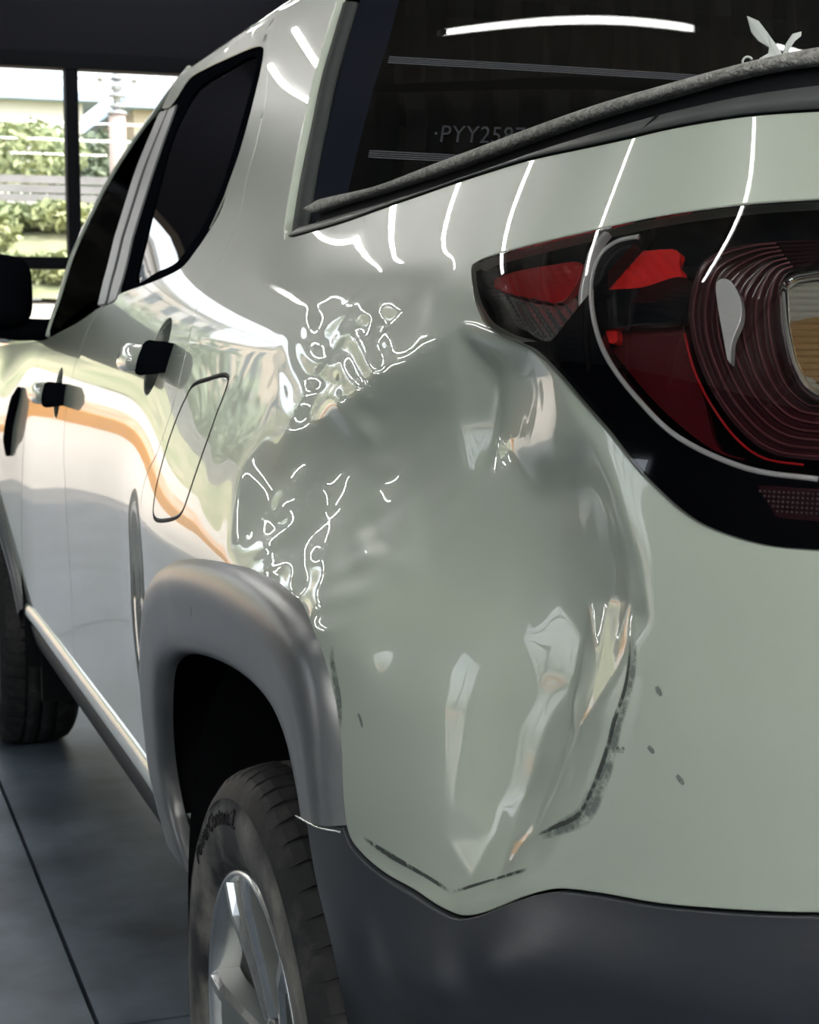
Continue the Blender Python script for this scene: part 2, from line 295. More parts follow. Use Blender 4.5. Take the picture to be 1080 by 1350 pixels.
"scuff_edge":[[0.6786,0.89],[0.6813,0.8792],[0.6806,0.8638],[0.6773,0.848],[0.6713,0.8316],[0.6661,0.8125],[0.6592,0.7928],[0.6494,0.7723],[0.6394,0.758],[0.6189,0.7461],[0.5973,0.7343]],
"scuff_bottom":[[0.3729,0.6769],[0.4036,0.6741],[0.4495,0.671],[0.4975,0.6665]],
"scuff_bottom2":[[0.4975,0.6665],[0.5366,0.6851],[0.5893,0.7094]],
"chips":[[[0.7008,0.8588],[0.7027,0.856],[0.7052,0.8533]],[[0.7184,0.8016],[0.7213,0.7989],[0.7236,0.7962]],[[0.6959,0.8177],[0.6984,0.816],[0.7008,0.8138]],[[0.3642,0.7788],[0.368,0.7745],[0.3704,0.7687]],[[0.6698,0.8131],[0.6736,0.8101],[0.676,0.8141]]],
"flare_nick":[[-0.0943,0.7956],[-0.0916,0.7903],[-0.0928,0.7843]],
"scuff_flare":[[0.32,0.8291],[0.3278,0.8079],[0.3354,0.7836],[0.3379,0.7582]],
"dent":[[-0.2658,0.9438,0],[-0.1677,0.884,0],[-0.055,0.8526,0],[-0.2219,1.016,0],[-0.1605,1.0603,0],[-0.0436,1.1492,0],[0.1949,1.1495,0],[0.3335,1.1484,0],[0.3967,1.107,1],[0.4597,1.0807,3],[0.137,0.839,0],[0.2645,0.8191,0],[0.3176,0.7765,0],[0.3334,0.708,0],[0.3629,0.6649,1],[0.4363,0.6521,3],[0.4982,0.6533,1],[0.5528,0.6795,1],[0.6078,0.7171,1],[0.6557,0.7574,0],[0.6871,0.808,0],[0.6983,0.861,0],[0.693,0.9007,0],[0.6795,0.9397,0],[0.6487,0.9829,0],[0.6134,1.0195,1],[0.5725,1.0534,2],[0.5216,1.0774,3],[0.8111,0.9214,0],[0.8172,0.7519,0],[0.8147,0.8453,0],[0.7228,0.7358,0],[0.7494,0.9357,0],[-0.0915,0.9125,2],[-0.0646,0.8833,2],[-0.0101,0.8688,2],[-0.061,0.9473,2],[-0.0171,0.981,2],[0.0582,1.0052,2],[0.1623,1.0177,2],[0.2304,1.0357,2],[0.2732,1.0524,3],[0.3312,1.076,3],[0.3986,1.0902,3],[0.0823,1.087,5],[0.1816,1.1015,6],[0.3055,1.1108,5],[0.0612,1.0387,4],[0.1587,1.063,6],[0.3432,1.0513,14],[0.3944,1.0528,24],[0.0975,1.0,9],[0.156,1.0034,19],[0.239,1.0081,30],[0.31,1.0121,37],[0.3713,1.0154,42],[0.0131,0.9609,10],[0.1144,0.9687,23],[0.2125,0.9762,38],[0.3027,0.983,46],[0.3909,0.9894,51],[0.5905,1.0026,20],[0.0284,0.9282,19],[0.1406,0.939,35],[0.2436,0.9488,48],[0.3271,0.9566,55],[0.4088,0.964,60],[0.497,0.9716,60],[0.5349,0.9746,57],[0.5694,0.9773,46],[0.6012,0.9796,32],[0.6306,0.9816,17],[0.0467,0.9,17],[0.1686,0.9139,36],[0.2663,0.9248,50],[0.3451,0.9334,57],[0.4222,0.9416,60],[0.4868,0.9481,61],[0.1046,0.8704,10],[0.1967,0.8828,20],[0.2722,0.8929,28],[0.335,0.9011,37],[0.3885,0.9079,50],[0.4354,0.9137,56],[0.4967,0.921,60],[0.5498,0.927,57],[0.5818,0.9304,50],[0.6114,0.9334,41],[0.6393,0.9361,29],[0.6604,0.938,12],[0.2672,0.8528,5],[0.324,0.8617,12],[0.3787,0.8701,29],[0.4369,0.8787,44],[0.4639,0.8826,49],[0.5146,0.8897,57],[0.5564,0.8952,56],[0.5945,0.8999,50],[0.6229,0.9032,42],[0.6464,0.9059,30],[0.6657,0.9079,13],[0.3265,0.827,3],[0.3614,0.8333,9],[0.4117,0.842,24],[0.4552,0.8494,32],[0.4846,0.8542,37],[0.529,0.8611,51],[0.5613,0.8659,53],[0.5912,0.8702,54],[0.6768,0.8812,1],[0.388,0.7945,11],[0.4248,0.8019,17],[0.463,0.8095,23],[0.4944,0.8155,28],[0.549,0.8254,50],[0.5873,0.8318,50],[0.3861,0.7659,9],[0.4349,0.7766,15],[0.4773,0.7857,20],[0.4957,0.7895,24],[0.5324,0.7969,42],[0.5649,0.8031,45],[0.5949,0.8086,40],[0.6559,0.8188,3],[0.4078,0.7145,6],[0.454,0.7263,9],[0.4897,0.7351,13],[0.5308,0.7448,30],[0.5558,0.7504,34],[0.5792,0.7555,26],[0.6057,0.7611,8],[0.6361,0.7671,2],[0.4291,0.6889,6],[0.4871,0.7046,11],[0.5297,0.7155,20],[0.5549,0.7217,20],[0.5861,0.729,8],[0.4887,0.6748,8],[0.519,0.6833,9],[0.415,1.0,64.3167],[0.415,1.02,58.8907],[0.415,1.04,52.7047],[0.415,1.06,45.7587],[0.45,1.0,56.3524],[0.45,1.02,50.9264],[0.45,1.04,44.7404],[0.45,1.06,37.7944],[0.49,1.0,45.3604],[0.49,1.02,39.9344],[0.49,1.04,33.7484],[0.49,1.06,26.8024],[0.53,1.0,32.3524],[0.53,1.02,26.9264],[0.53,1.04,20.7404],[0.53,1.06,13.7944],[0.565,1.0,19.3167],[0.565,1.02,13.8907],[0.565,1.04,7.7047],[0.565,1.06,0.7587],[0.6256,0.8659,30.26],[0.653,0.8715,15.17],[0.6094,0.8461,33.57],[0.6061,0.8295,29.97],[0.6264,0.8118,11.37],[0.6458,0.8331,6.58],[0.6643,0.8565,3.07],[0.6387,0.8451,15.06]],
"mask":[[-0.3836,1.1213,0],[0.0049,0.8101,0],[0.0238,1.155,0],[0.3811,1.1132,0],[0.6945,1.0604,0],[0.7452,0.9158,0],[0.7513,0.6889,0],[0.2914,0.5508,0],[0.1447,0.9746,0],[0.2998,0.986,0],[0.4221,0.9828,0],[0.489,0.9427,0],[0.4535,1.0719,0.3],[0.5773,1.0631,0.6],[0.6016,1.0058,0.3],[0.4968,0.9939,0.2],[0.5386,1.0349,0.35],[0.5628,0.9714,0.2],[0.6495,0.9574,0.3],[0.6837,0.8794,1],[0.632,0.8834,1],[0.5927,0.857,1],[0.6092,0.8056,1],[0.6494,0.8231,1],[0.5937,0.7363,0.9],[0.5486,0.783,0.3],[0.4923,0.8296,0.8],[0.49,0.7411,0.8],[0.4369,0.8787,0.5],[0.3347,0.9261,0.4],[0.4895,0.663,1],[0.3779,0.6745,1],[0.5855,0.7062,0.8],[0.4122,0.784,0],[0.3713,0.7434,0],[0.699,0.8099,0.2],[0.5309,0.8475,0.3]],
"rip":[[-0.1278,0.9213,0],[-0.0086,0.8588,0],[0.0538,0.8934,0.8],[0.1198,0.8688,0.9],[0.207,0.8842,1],[0.27,0.8959,1],[0.3259,0.9031,0.8],[0.3061,0.8654,0.8],[0.2554,0.8576,0.4],[0.346,0.84,0.4],[0.3885,0.9079,0],[0.3844,0.8527,0],[0.1915,0.937,0],[0.0678,0.932,0],[0.2899,0.9403,0],[0.2548,0.8241,0],[0.332,0.799,0],[0.3681,1.1257,0],[-0.1011,1.1183,0],[-0.062,1.0225,0],[0.1437,1.0133,0],[0.2949,1.0691,0],[0.3834,1.095,0],[0.0728,1.0943,0.6],[0.1633,1.1155,0.8],[0.2763,1.1208,0.6],[0.099,1.0508,0.6],[0.199,1.0673,0.8],[0.2314,1.0947,0.9]],
"bump":[[0.3432,0.679,0],[0.4135,0.656,0],[0.4885,0.6523,0],[0.5436,0.6646,0],[0.5923,0.6908,0],[0.6617,0.7072,0],[0.7457,0.7145,0],[0.8198,0.7252,0],[0.2385,0.6404,-2],[0.2541,0.5517,-2],[0.25,0.4648,-2],[0.1245,0.3019,-2],[0.3961,0.628,-7],[0.4642,0.6231,-9],[0.5185,0.6291,-11],[0.5691,0.6582,-11],[0.6135,0.678,-9],[0.6612,0.6851,-6],[0.7457,0.6903,-8],[0.8202,0.7019,-8],[0.3503,0.5709,-11],[0.4545,0.5778,-22],[0.5175,0.5908,-27],[0.5725,0.6228,-27],[0.6131,0.6426,-22],[0.6599,0.6471,-17],[0.7567,0.6495,-16],[0.8209,0.6534,-16],[0.9032,0.7315,0],[0.9051,0.6796,-22],[0.3719,0.5528,-2],[0.4473,0.5511,-6],[0.513,0.5656,-8],[0.5702,0.5995,-8],[0.6139,0.6209,-6],[0.659,0.6266,-4],[0.7566,0.6345,-6],[0.8211,0.6388,-6],[0.2319,0.3384,-2],[0.4888,0.4469,0],[0.6532,0.5233,0],[0.8218,0.5709,0],[0.9085,0.5878,0]]}
DENT_EDGES=[]
def C(k):return np.array(D[k],float)
# ------------------------------------------------------------------ height fields on the body (metres, inward)
class Field:
    def __init__(s,pts,edges=(),cell=.003,blur=2,pad=.02):
        P=np.array(pts,float);s.c=cell;s.lo=P[:,:2].min(0)-pad;hi=P[:,:2].max(0)+pad
        nx,ny=((hi-s.lo)/cell).astype(int)+2
        r=delaunay_2d_cdt([Vector(p[:2]) for p in P],list(edges),[],0,1e-6)
        vo=np.array([v[:] for v in r[0]]);val=np.array([P[o[0],2] if o else 0 for o in r[3]])
        H=np.zeros((nx,ny))
        for t in r[2]:
            a,b,c=vo[list(t)];va,vb,vc=val[list(t)]
            i0,j0=np.maximum(((np.minimum(np.minimum(a,b),c)-s.lo)/cell).astype(int)-1,0);i1,j1=((np.maximum(np.maximum(a,b),c)-s.lo)/cell).astype(int)+2
            X,Y=np.meshgrid(s.lo[0]+np.arange(i0,i1)*cell,s.lo[1]+np.arange(j0,j1)*cell,indexing='ij')
            det=(b[1]-c[1])*(a[0]-c[0])+(c[0]-b[0])*(a[1]-c[1])
            if abs(det)<1e-12:continue
            l1=((b[1]-c[1])*(X-c[0])+(c[0]-b[0])*(Y-c[1]))/det;l2=((c[1]-a[1])*(X-c[0])+(a[0]-c[0])*(Y-c[1]))/det;l3=1-l1-l2
            m=(l1>=-1e-6)&(l2>=-1e-6)&(l3>=-1e-6);sub=H[i0:i1,j0:j1]
            v=l1*va+l2*vb+l3*vc
            sub[m[:sub.shape[0],:sub.shape[1]]]=v[:sub.shape[0],:sub.shape[1]][m[:sub.shape[0],:sub.shape[1]]]
        for k in ([blur] if np.isscalar(blur) else blur):
            n=2*k+1;ke=np.ones(n)/n
            for _ in range(3):
                H=np.apply_along_axis(lambda q:np.convolve(q,ke,'same'),0,H);H=np.apply_along_axis(lambda q:np.convolve(q,ke,'same'),1,H)
        s.H=H
    def __call__(s,a,b):
        x=(np.asarray(a)-s.lo[0])/s.c;y=(np.asarray(b)-s.lo[1])/s.c
        nx,ny=s.H.shape;ok=(x>1)&(y>1)&(x<nx-3)&(y<ny-3)
        x=np.clip(x,1,nx-3.001);y=np.clip(y,1,ny-3.001);i=x.astype(int);j=y.astype(int);u=x-i;v=y-j
        # cubic (Catmull-Rom) interpolation keeps the reflections smooth
        def w(t):return (-.5*t+t*t-.5*t**3,1-2.5*t*t+1.5*t**3,.5*t+2*t*t-1.5*t**3,-.5*t*t+.5*t**3)
        wu=w(u);wv=w(v);o=0
        for p in range(4):
            for q in range(4):o=o+wu[p]*wv[q]*s.H[i+p-1,j+q-1]
        return np.where(ok,o,0)
_dp=[(a,b,d*.001) for a,b,d in D['dent']]
dent_s=Field(_dp,DENT_EDGES,.003,3);dent_h=Field(_dp,DENT_EDGES,.002,1);mask_f=Field(D['mask'],(),.005,2);rip_f=Field(D['rip'],(),.004,2)
bump_f=Field([(a,b,d*.001) for a,b,d in D['bump']],(),.004,3)
def dent(s,z):
    w=np.clip(mask_f(s,z),0,1);s=np.asarray(s);z=np.asarray(z)
    r=.0021*np.sin(s*44+2.2*np.sin(z*48))*np.sin(z*125+1.6*np.sin(s*27))+.0006*np.sin(z*210+3*np.sin(s*33))
    return w*dent_h(s,z)+(1-w)*dent_s(s,z)+np.clip(rip_f(s,z),0,1)*r
def bump(s,z):return bump_f(s,z)
def zero(s,z):return 0*np.asarray(s)
def fold(d):return lambda s,z:d+0*np.asarray(s)
def body(s,z,off=0,disp=zero):
    return surf(s,z,off-disp(s,z))
def bnorm(s,z,off=0,disp=zero,e=.0012):
    a=body(s+e,z,off,disp)-body(s-e,z,off,disp);b=body(s,z+e,off,disp)-body(s,z-e,off,disp)
    n=np.cross(a,b);n/=np.linalg.norm(n,axis=-1)[...,None]
    return n
def inside(pts,loop):
    x,y=pts[:,0][:,None],pts[:,1][:,None];A=loop;B=np.roll(loop,-1,0);r=np.zeros(len(pts),bool)
    for k in range(0,len(pts),20000):
        X,Y=x[k:k+20000],y[k:k+20000]
        c=((A[:,1]>Y)!=(B[:,1]>Y))&(X<(B[:,0]-A[:,0])*(Y-A[:,1])/(B[:,1]-A[:,1]+1e-15)+A[:,0])
        r[k:k+20000]=c.sum(1)%2==1
    return r
def area(L):return .5*np.sum(L[:,0]*np.roll(L[:,1],-1)-np.roll(L[:,0],-1)*L[:,1])
def shrink(L,d):
    t=np.roll(L,-1,0)-np.roll(L,1,0);n=np.stack([-t[:,1],t[:,0]],1);n/=np.linalg.norm(n,axis=1)[:,None]+1e-12
    return L+n*d*np.sign(area(L))
def dedupe(L,tol=.0008):
    out=[L[0]]
    for p in L[1:]:
        if np.hypot(*(p-out[-1]))>tol:out.append(p)
    if np.hypot(*(out[0]-out[-1]))<tol:out.pop()
    return np.array(out)
def panel(name,outer,holes=(),step=.012,bstep=None,off=0,disp=zero,m=None,parent=None,gap=0,lip=.012,r=.0015,mirror=False,fine=None,both=False):
    bs=bstep or step*.6
    loops=[]
    for k,L in enumerate([outer,*holes]):
        L=resample(dedupe(np.asarray(L,float)),bs,True)
        if k==0 and gap:L=shrink(L,gap)
        loops.append(L)
    O=loops[0];lo=O.min(0);hi=O.max(0)
    gx,gy=np.meshgrid(np.arange(lo[0],hi[0],step)+step*.37,np.arange(lo[1],hi[1],step)+step*.41,indexing='ij')
    G=np.stack([gx.ravel(),gy.ravel()],1)
    if fine is not None:
        (a,b,c,d),fs=fine
        infine=(G[:,0]>a)&(G[:,0]<b)&(G[:,1]>c)&(G[:,1]<d);G=G[~infine]
        fx,fy=np.meshgrid(np.arange(max(a,lo[0]),min(b,hi[0]),fs),np.arange(max(c,lo[1]),min(d,hi[1]),fs),indexing='ij')
        G=np.concatenate([G,np.stack([fx.ravel(),fy.ravel()],1)])
    ok=inside(G,O)
    for h in loops[1:]:ok&=~inside(G,h)
    G=G[ok]
    B=np.concatenate(loops)
    # keep grid points off the boundary
    keep=np.ones(len(G),bool)
    for k in range(0,len(G),4000):
        g=G[k:k+4000];d=((g[:,None,:]-B[None])**2).sum(2).min(1);keep[k:k+4000]=d>(bs*.55)**2
    G=G[keep]
    P=np.concatenate([B,G]);E=[];n=0
    for L in loops:
        E+=[(n+i,n+(i+1)%len(L)) for i in range(len(L))];n+=len(L)
    res=delaunay_2d_cdt([Vector(p) for p in P],E,[],0,1e-7)
    vo=np.array([v[:] for v in res[0]]);T=np.array([t for t in res[2] if len(t)==3])
    cen=vo[T].mean(1);ok=inside(cen,O)
    for h in loops[1:]:ok&=~inside(cen,h)
    T=T[ok]
    V=body(vo[:,0],vo[:,1],off,disp);N=bnorm(vo[:,0],vo[:,1],off,disp)
    fn=np.cross(V[T[:,1]]-V[T[:,0]],V[T[:,2]]-V[T[:,0]]);flip=(fn*N[T].mean(1)).sum(1)<0
    T[flip]=T[flip][:,::-1]
    V=list(V);NN=list(N);F=[tuple(t) for t in T]
    if lip:
        for k,L in enumerate(loops):
            p=body(L[:,0],L[:,1],off,disp);nn=bnorm(L[:,0],L[:,1],off,disp)
            t=np.roll(p,-1,0)-np.roll(p,1,0);ou=np.cross(t,nn);ou/=np.linalg.norm(ou,axis=1)[:,None]+1e-12
            if (area(L)<0)!=(k>0):ou=-ou
            # orientation check: outward must leave the panel
            cpt=L.mean(0)
            q=L[:1]+1e-3*np.array([[0,0]])
            rings=[(p,nn),(p+ou*r*.7-nn*r*.3,(nn+ou)/math.sqrt(2)),(p+ou*r-nn*r,ou),(p+ou*r-nn*lip,ou)]
            n0=len(V);m_=len(L)
            for a,b in rings:V+=list(a);NN+=list(b)
            for i in range(3):
                for j in range(m_):
                    j2=(j+1)%m_;F.append((n0+i*m_+j,n0+i*m_+j2,n0+(i+1)*m_+j2,n0+(i+1)*m_+j))
        # fix winding of lips
        VV=np.array(V);NA=np.array(NN)
        for i in range(len(T),len(F)):
            f=F[i];q=np.cross(VV[f[1]]-VV[f[0]],VV[f[3]]-VV[f[0]])
            if q@NA[f[0]]+q@NA[f[3]]<0:F[i]=f[::-1]
    V=np.array(V);NN=np.array(NN)
    if mirror:
        V2=V.copy();V2[:,0]=2*XC-V2[:,0];N2=NN.copy();N2[:,0]*=-1;n=len(V)
        F=F+[tuple(i+n for i in f[::-1]) for f in F];V=np.concatenate([V,V2]);NN=np.concatenate([NN,N2])
    return meshob(name,V,F,m,parent,N=NN)
XC=.87
def strip_on(name,L,w,m,parent,off=.0006,disp=zero,fade=True,taper=True,seg=6,jit=0):
    """thin dirt strip along a line on the body"""
    L=resample(cr(L,6),.004);t=np.gradient(L,axis=0);n=np.stack([-t[:,1],t[:,0]],1);n/=np.linalg.norm(n,axis=1)[:,None]
    W_=np.asarray(w if np.ndim(w) else [w,w],float);ww=np.interp(np.linspace(0,1,len(L)),np.linspace(0,1,len(W_)),W_)
    k=np.linspace(-1,1,seg+1);rows=[];fd=[]
    for i in range(len(L)):
        q=L[i]+n[i]*ww[i]*k[:,None];rows.append(body(q[:,0],q[:,1],off,disp));e=min(i,len(L)-1-i)/4
        fd+=list(np.clip(1.15-np.abs(k)**2,0,1)*min(1,e) if fade else np.ones(seg+1))
    V,F=loft(rows);o=meshob(name,V,F,m,parent,True)
    a=o.data.attributes.new('fade','FLOAT','POINT');a.data.foreach_set('value',[float(x) for x in fd])
    return o
# ------------------------------------------------------------------ workshop shell
FLOORY=[.857-3.2*3,.857-6.4,.857-3.2,.857,.857+3.2,.857+6.4,8.0]
FLOORX=[-6.02,-3.02,-.02,2.98,5.98,8.4]
fl=meshob('floor',*box((1.2,-.4,-.06),(14.6,17.0,.06)),M['grout']); struct(fl)
for i in range(len(FLOORX)-1):
    for j in range(len(FLOORY)-1):
        a,b=FLOORX[i],FLOORX[i+1];c,d=FLOORY[j],FLOORY[j+1]
        boxob('concrete_slab',((a+b)/2,(c+d)/2,-.016),(b-a-.008,d-c-.008,.032),M['concrete'],fl)
HY=8.0;HZ=2.57
def wallob(name,lst,m): return struct(meshob(name,*boxes(lst),m))
wallob('wall_front',[((1.2,HY+.12,(HZ+4.5)/2),(14.6,.24,4.5-HZ)),((-4.85,HY+.12,HZ/2),(2.5,.24,HZ))],M['wall_dark'])
wallob('wall_right',[((8.5,-.4,2.25),(.2,17,4.5))],M['wall_light'])
wallob('wall_left',[((-6.1,-4.4,2.25),(.2,9.0,4.5)),((-6.1,1.2,3.75),(.2,2.2,1.5)),((-6.1,5.15,2.25),(.2,5.7,4.5))],M['wall_dark'])
for y in(.65,1.2,1.75): boxob('door_post',(-6.08,y,1.5),(.08,.06,3.0),M['frame'],bpy.data.objects['wall_left'])
wallob('wall_back',[((1.2,-8.9,2.25),(14.6,.2,4.5))],M['wall_light'])
# corrugated roof sheet on purlins
V=[];F=[];nx=150;rows=[]
for j in (-8.9,8.1):
    xs=np.linspace(-6.1,8.5,nx*4);zs=4.5+.018*np.sign(np.sin(xs*2*PI/.2))
    rows.append(np.stack([xs,0*xs+j,zs],1))
struct(meshob('ceiling',*loft(rows),M['ceil']))
ce=bpy.data.objects['ceiling']
for k in range(14):
    boxob('purlin',(1.2,-8.2+k*1.22,4.36),(14.6,.07,.2),M['purlin'],ce)
# glazed front: frame, mullions, rail, panes
win=bpy.data.objects.new('window_1',None);COL.objects.link(win);win['kind']='structure'
MX=[-.35+.0,1.03,2.5,3.97,5.44,6.91,8.35]
MX[0]=.28
boxob('head_rail',((MX[0]+MX[-1])/2,HY+.02,HZ-.0),(MX[-1]-MX[0]+.1,.12,.09),M['frame'],win)
for x in MX: boxob('mullion',(x,HY+.02,HZ/2),(.072,.10,HZ),M['frame'],win)
for i in range(len(MX)-1):
    a,b=MX[i]+.036,MX[i+1]-.036
    boxob('mid_rail',((a+b)/2,HY+.02,1.435),(b-a,.09,.07),M['frame'],win)
    boxob('bottom_rail',((a+b)/2,HY+.02,.05),(b-a,.09,.1),M['frame'],win)
    boxob('pane',((a+b)/2,HY+.02,2.0),(b-a,.008,1.07),M['pane'],win)
    boxob('pane',((a+b)/2,HY+.02,.75),(b-a,.008,1.3),M['pane'],win)
# ceiling lights: twin rows of LED battens
def batten(x,y,z,l,lab,tm='tube',r=.014):
    t=thing('ceiling_light',lab,'lamp',(x,y,z),'tube lights under the roof')
    meshob('housing',*box((x,y,z+.03),(l,min(.07,r*3.5),.035)),M['lamp_body'],t)
    v,f=tube([(x-l/2+.01,y,z),(x+l/2-.01,y,z)],r,10);meshob('tube',v,f,M[tm],t,True)
    for e in(-1,1): boxob('end_cap',(x+e*(l/2),y,z),(.02,r*3,.045),M['lamp_body'],t)
ROWS_=[(-7.6,[-4.6,-3.05,-1.5,.05,1.6,3.15,4.7,6.25]),(-5.6,[-4.6,-3.05,-1.5,.05,1.6,3.15,4.7,6.25]),(-3.6,[-4.6,-3.05,-1.5,.05,1.6,3.15,4.7,6.25]),
 (.10,[-1.4]),(.54,[1.46,2.95,4.5]),(2.0,[-1.4,1.6,3.15]),(3.95,[-1.1,1.6,3.15]),(5.5,[-.8,1.6,3.15]),(6.9,[-.5,1.6]),(7.6,[-.6,1.6])]
ORD=['first','second','third','fourth','fifth','sixth','seventh','eighth','ninth','tenth']
for ri,(y,xs_) in enumerate(ROWS_):
    for i,x in enumerate(xs_):
        l=.9 if (y==.54 and i==0) else 1.45
        batten(x,y,3.6,l,'white tube light under the roof sheet, %s in the %s row from the back wall'%(ORD[i],ORD[ri]),'tube_bright' if y<-3 else 'tube',.006 if y==.54 else .014)
for x,z,lab in ((-4.9,1.9,'added reflection tube on the dark front wall left of the opening, lower one'),(-4.9,2.55,'added reflection tube on the dark front wall left of the opening, upper one'),
  (-1.75,3.0,'added reflection tube on the dark bulkhead above the opening, nearer the window frame'),(-3.35,3.0,'added reflection tube on the dark bulkhead above the opening, farther from the window frame')):
    t=thing('wall_light',lab,'lamp',(x,7.97,z),'added tubes for reflections in the quarter panel')  # tubes added only to draw reflected light lines in the dented panel
    meshob('housing',*box((x,7.965,z),(1.4,.05,.07)),M['lamp_body'],t)
    v,f=tube([(x-.66,7.92,z),(x+.66,7.92,z)],.016,10);meshob('tube',v,f,M['tube'],t,True)
# ------------------------------------------------------------------ outside
def strip_ground(name,prof,m,x0=-60,x1=60):
    xs=np.linspace(x0,x1,60);return meshob(name,*loft([np.stack([xs,y+0*xs,z+0*xs],1) for y,z in prof]),m)
YARD=[(8.0,-.02),(9.2,.04),(12.3,.49),(12.64,.70),(13.7,.97),(15.2,1.32)]
struct(strip_ground('ground',YARD,M['pave']))
struct(meshob('ground_left',*box((-36.2,-2,-.25),(60,19.9,.24)),M['pave']))
tag(strip_ground('kerb',[(12.26,.44),(12.28,.72),(12.30,.735),(12.56,.75),(12.6,.66)],M['kerb']),'orange painted kerb running across the sunlit yard','kerb')
struct(strip_ground('terracotta_path',[(12.62,.68),(12.64,.725),(13.6,.965),(13.62,.93)],M['terracotta']))
# bank rising behind the yard
rows=[]
for y,z in [(15.1,1.28),(15.6,1.5),(16.4,1.85),(17.6,2.15),(19.5,2.4),(26,2.5),(60,3.0)]:
    xs=np.linspace(-40,40,120);rows.append(np.stack([xs,y+0*xs+.12*np.sin(xs*.9+y),z+.06*np.sin(xs*1.7+y*2)],1))
struct(meshob('grass_bank',*loft(rows),M['soil'],None,True))
def leaves(name,blobs,n,size,m,parent):
    V=[];F=[]
    for _ in range(n):
        c,r=blobs[int(RNG.integers(len(blobs)))];d=RNG.normal(size=3);d/=np.linalg.norm(d);p=np.array(c)+d*np.array(r)*(.75+.3*RNG.random())
        a=RNG.normal(size=3);a/=np.linalg.norm(a);b=np.cross(a,RNG.normal(size=3));b/=np.linalg.norm(b);s=size*(.6+.8*RNG.random());k=len(V)
        V+=[p-a*s,p+b*s*.45,p+a*s,p-b*s*.45];F.append((k,k+1,k+2,k+3))
    return meshob(name,V,F,m,parent)
def bush(x,y,z,w,h,lab,m='leaf',n=4500,tr=0):
    t=thing('tree' if tr else 'bush',lab,'tree' if tr else 'bush',(x,y,z),'greenery beyond the fence')
    bl=[((x+RNG.uniform(-.5,.5)*w,y+RNG.uniform(-.3,.3)*w,z+tr+h*RNG.uniform(.3,.72)),(w*.34,w*.3,h*.30)) for _ in range(7)]
    leaves('foliage',bl,n,.075,M[m],t)
    v,f=tube([(x,y,z-.2),(x+.05,y,z+.5*h),(x-.05,y,z+tr+.7*h)],[.09,.07,.03],7);meshob('trunk',v,f,M['bark'],t,True)
    return t
bush(1.5,22.0,2.4,2.3,1.45,'round sunlit bush behind the fence at the left window edge')
bush(3.6,25.0,2.4,1.7,1.75,'bush with pale top behind the fence beside the mullion','leaf2')
bush(-1.6,25.2,2.4,2.6,1.7,'broad bush behind the fence left of the round one')
bush(5.6,22.2,2.4,1.7,1.5,'dark bush behind the fence right of the pole','leaf2')
bush(7.6,25.4,2.4,2.4,2.0,'bush behind the fence hidden by the truck roof')
bush(-4.6,22.2,2.4,2.6,1.9,'bush far left behind the fence','leaf2')
bush(9.4,31,2.5,2.6,1.3,'small round tree top beside the pale houses','leaf',3000,1.9)
bush(-4.2,30,2.5,3.2,2.4,'dark round tree left of the yard fence','leaf2',3500,.8)
bush(-15,29,2.5,3.6,2.6,'dark tree at the far left end of the fence','leaf2',3500,1)
bush(-9.5,27,2.5,3.4,3,'tall tree far to the left of the yard','leaf',3500,1)
for i,(x,y,z,w,h) in enumerate([(.8,16.4,1.75,1.1,.5),(1.95,17.5,2.0,1.2,.5),(3.95,15.9,1.7,1.0,.42),(-.9,16.5,1.8,1.2,.55),(1.9,15.7,1.5,.8,.3)]):
    b=bush(x,y,z,w,h,['low tuft of shrubs on the bank at the window edge','low shrubs on the bank near the mullion','low shrubs on the bank right of the mullion','low shrubs on the bank hidden left of the frame','small tuft low on the bank'][i],'leaf',2600)
    b['group']='shrubs on the grass bank'
fe=thing('board_fence','pale grey fence of horizontal boards across the top of the bank','fence',(2,20,2.35))
for k in range(5):
    for x0 in (-10,-5,0,5,10):
        boxob('board',(x0+2.5,20+.01*((k+x0)%2),2.44+k*.118),(4.97,.03,.098),M['board'],fe)
for x in (-10,-5,0,5,10,15): boxob('post',(x,20.06,2.6),(.09,.08,.8),M['post'],fe)
pl=thing('utility_pole','pinkish concrete utility pole with stacked fittings near its top','pole',(3.04,18,2.2))
v,f=tube([(3.04,18,1.9),(3.04,18,3.52)],[.105,.10],12);meshob('shaft',v,f,M['pole'],pl,True)
v,f=tube([(3.04,18,3.5),(3.04,18,4.3)],[.05,.035],8);meshob('mast',v,f,M['steel'],pl,True)
for z,r in((3.52,.13),(3.6,.10),(3.72,.11),(3.80,.08),(3.92,.075)):
    v,f=tube([(3.04,18,z),(3.04,18,z+.035)],[r,r*.8],10);meshob('collar',v,f,M['steel'],pl,True)
boxob('cross_arm',(3.04,17.95,3.86),(.5,.05,.05),M['steel'],pl)
for dx in(-.2,.2):
    v,f=tube([(3.04+dx,17.95,3.88),(3.04+dx,17.95,3.97)],[.03,.018],8);meshob('insulator',v,f,M['render'],pl,True)
for i,z in enumerate((3.9,4.02)):
    xs=np.linspace(-30,30,40)
    cb=meshob('power_line',*tube(np.stack([xs+3,18-.1+0*xs,z+.0006*xs**2],1),.008,5),M['frame'])
    tag(cb,['lower power line strung past the utility pole','upper power line strung past the utility pole'][i],'cable')
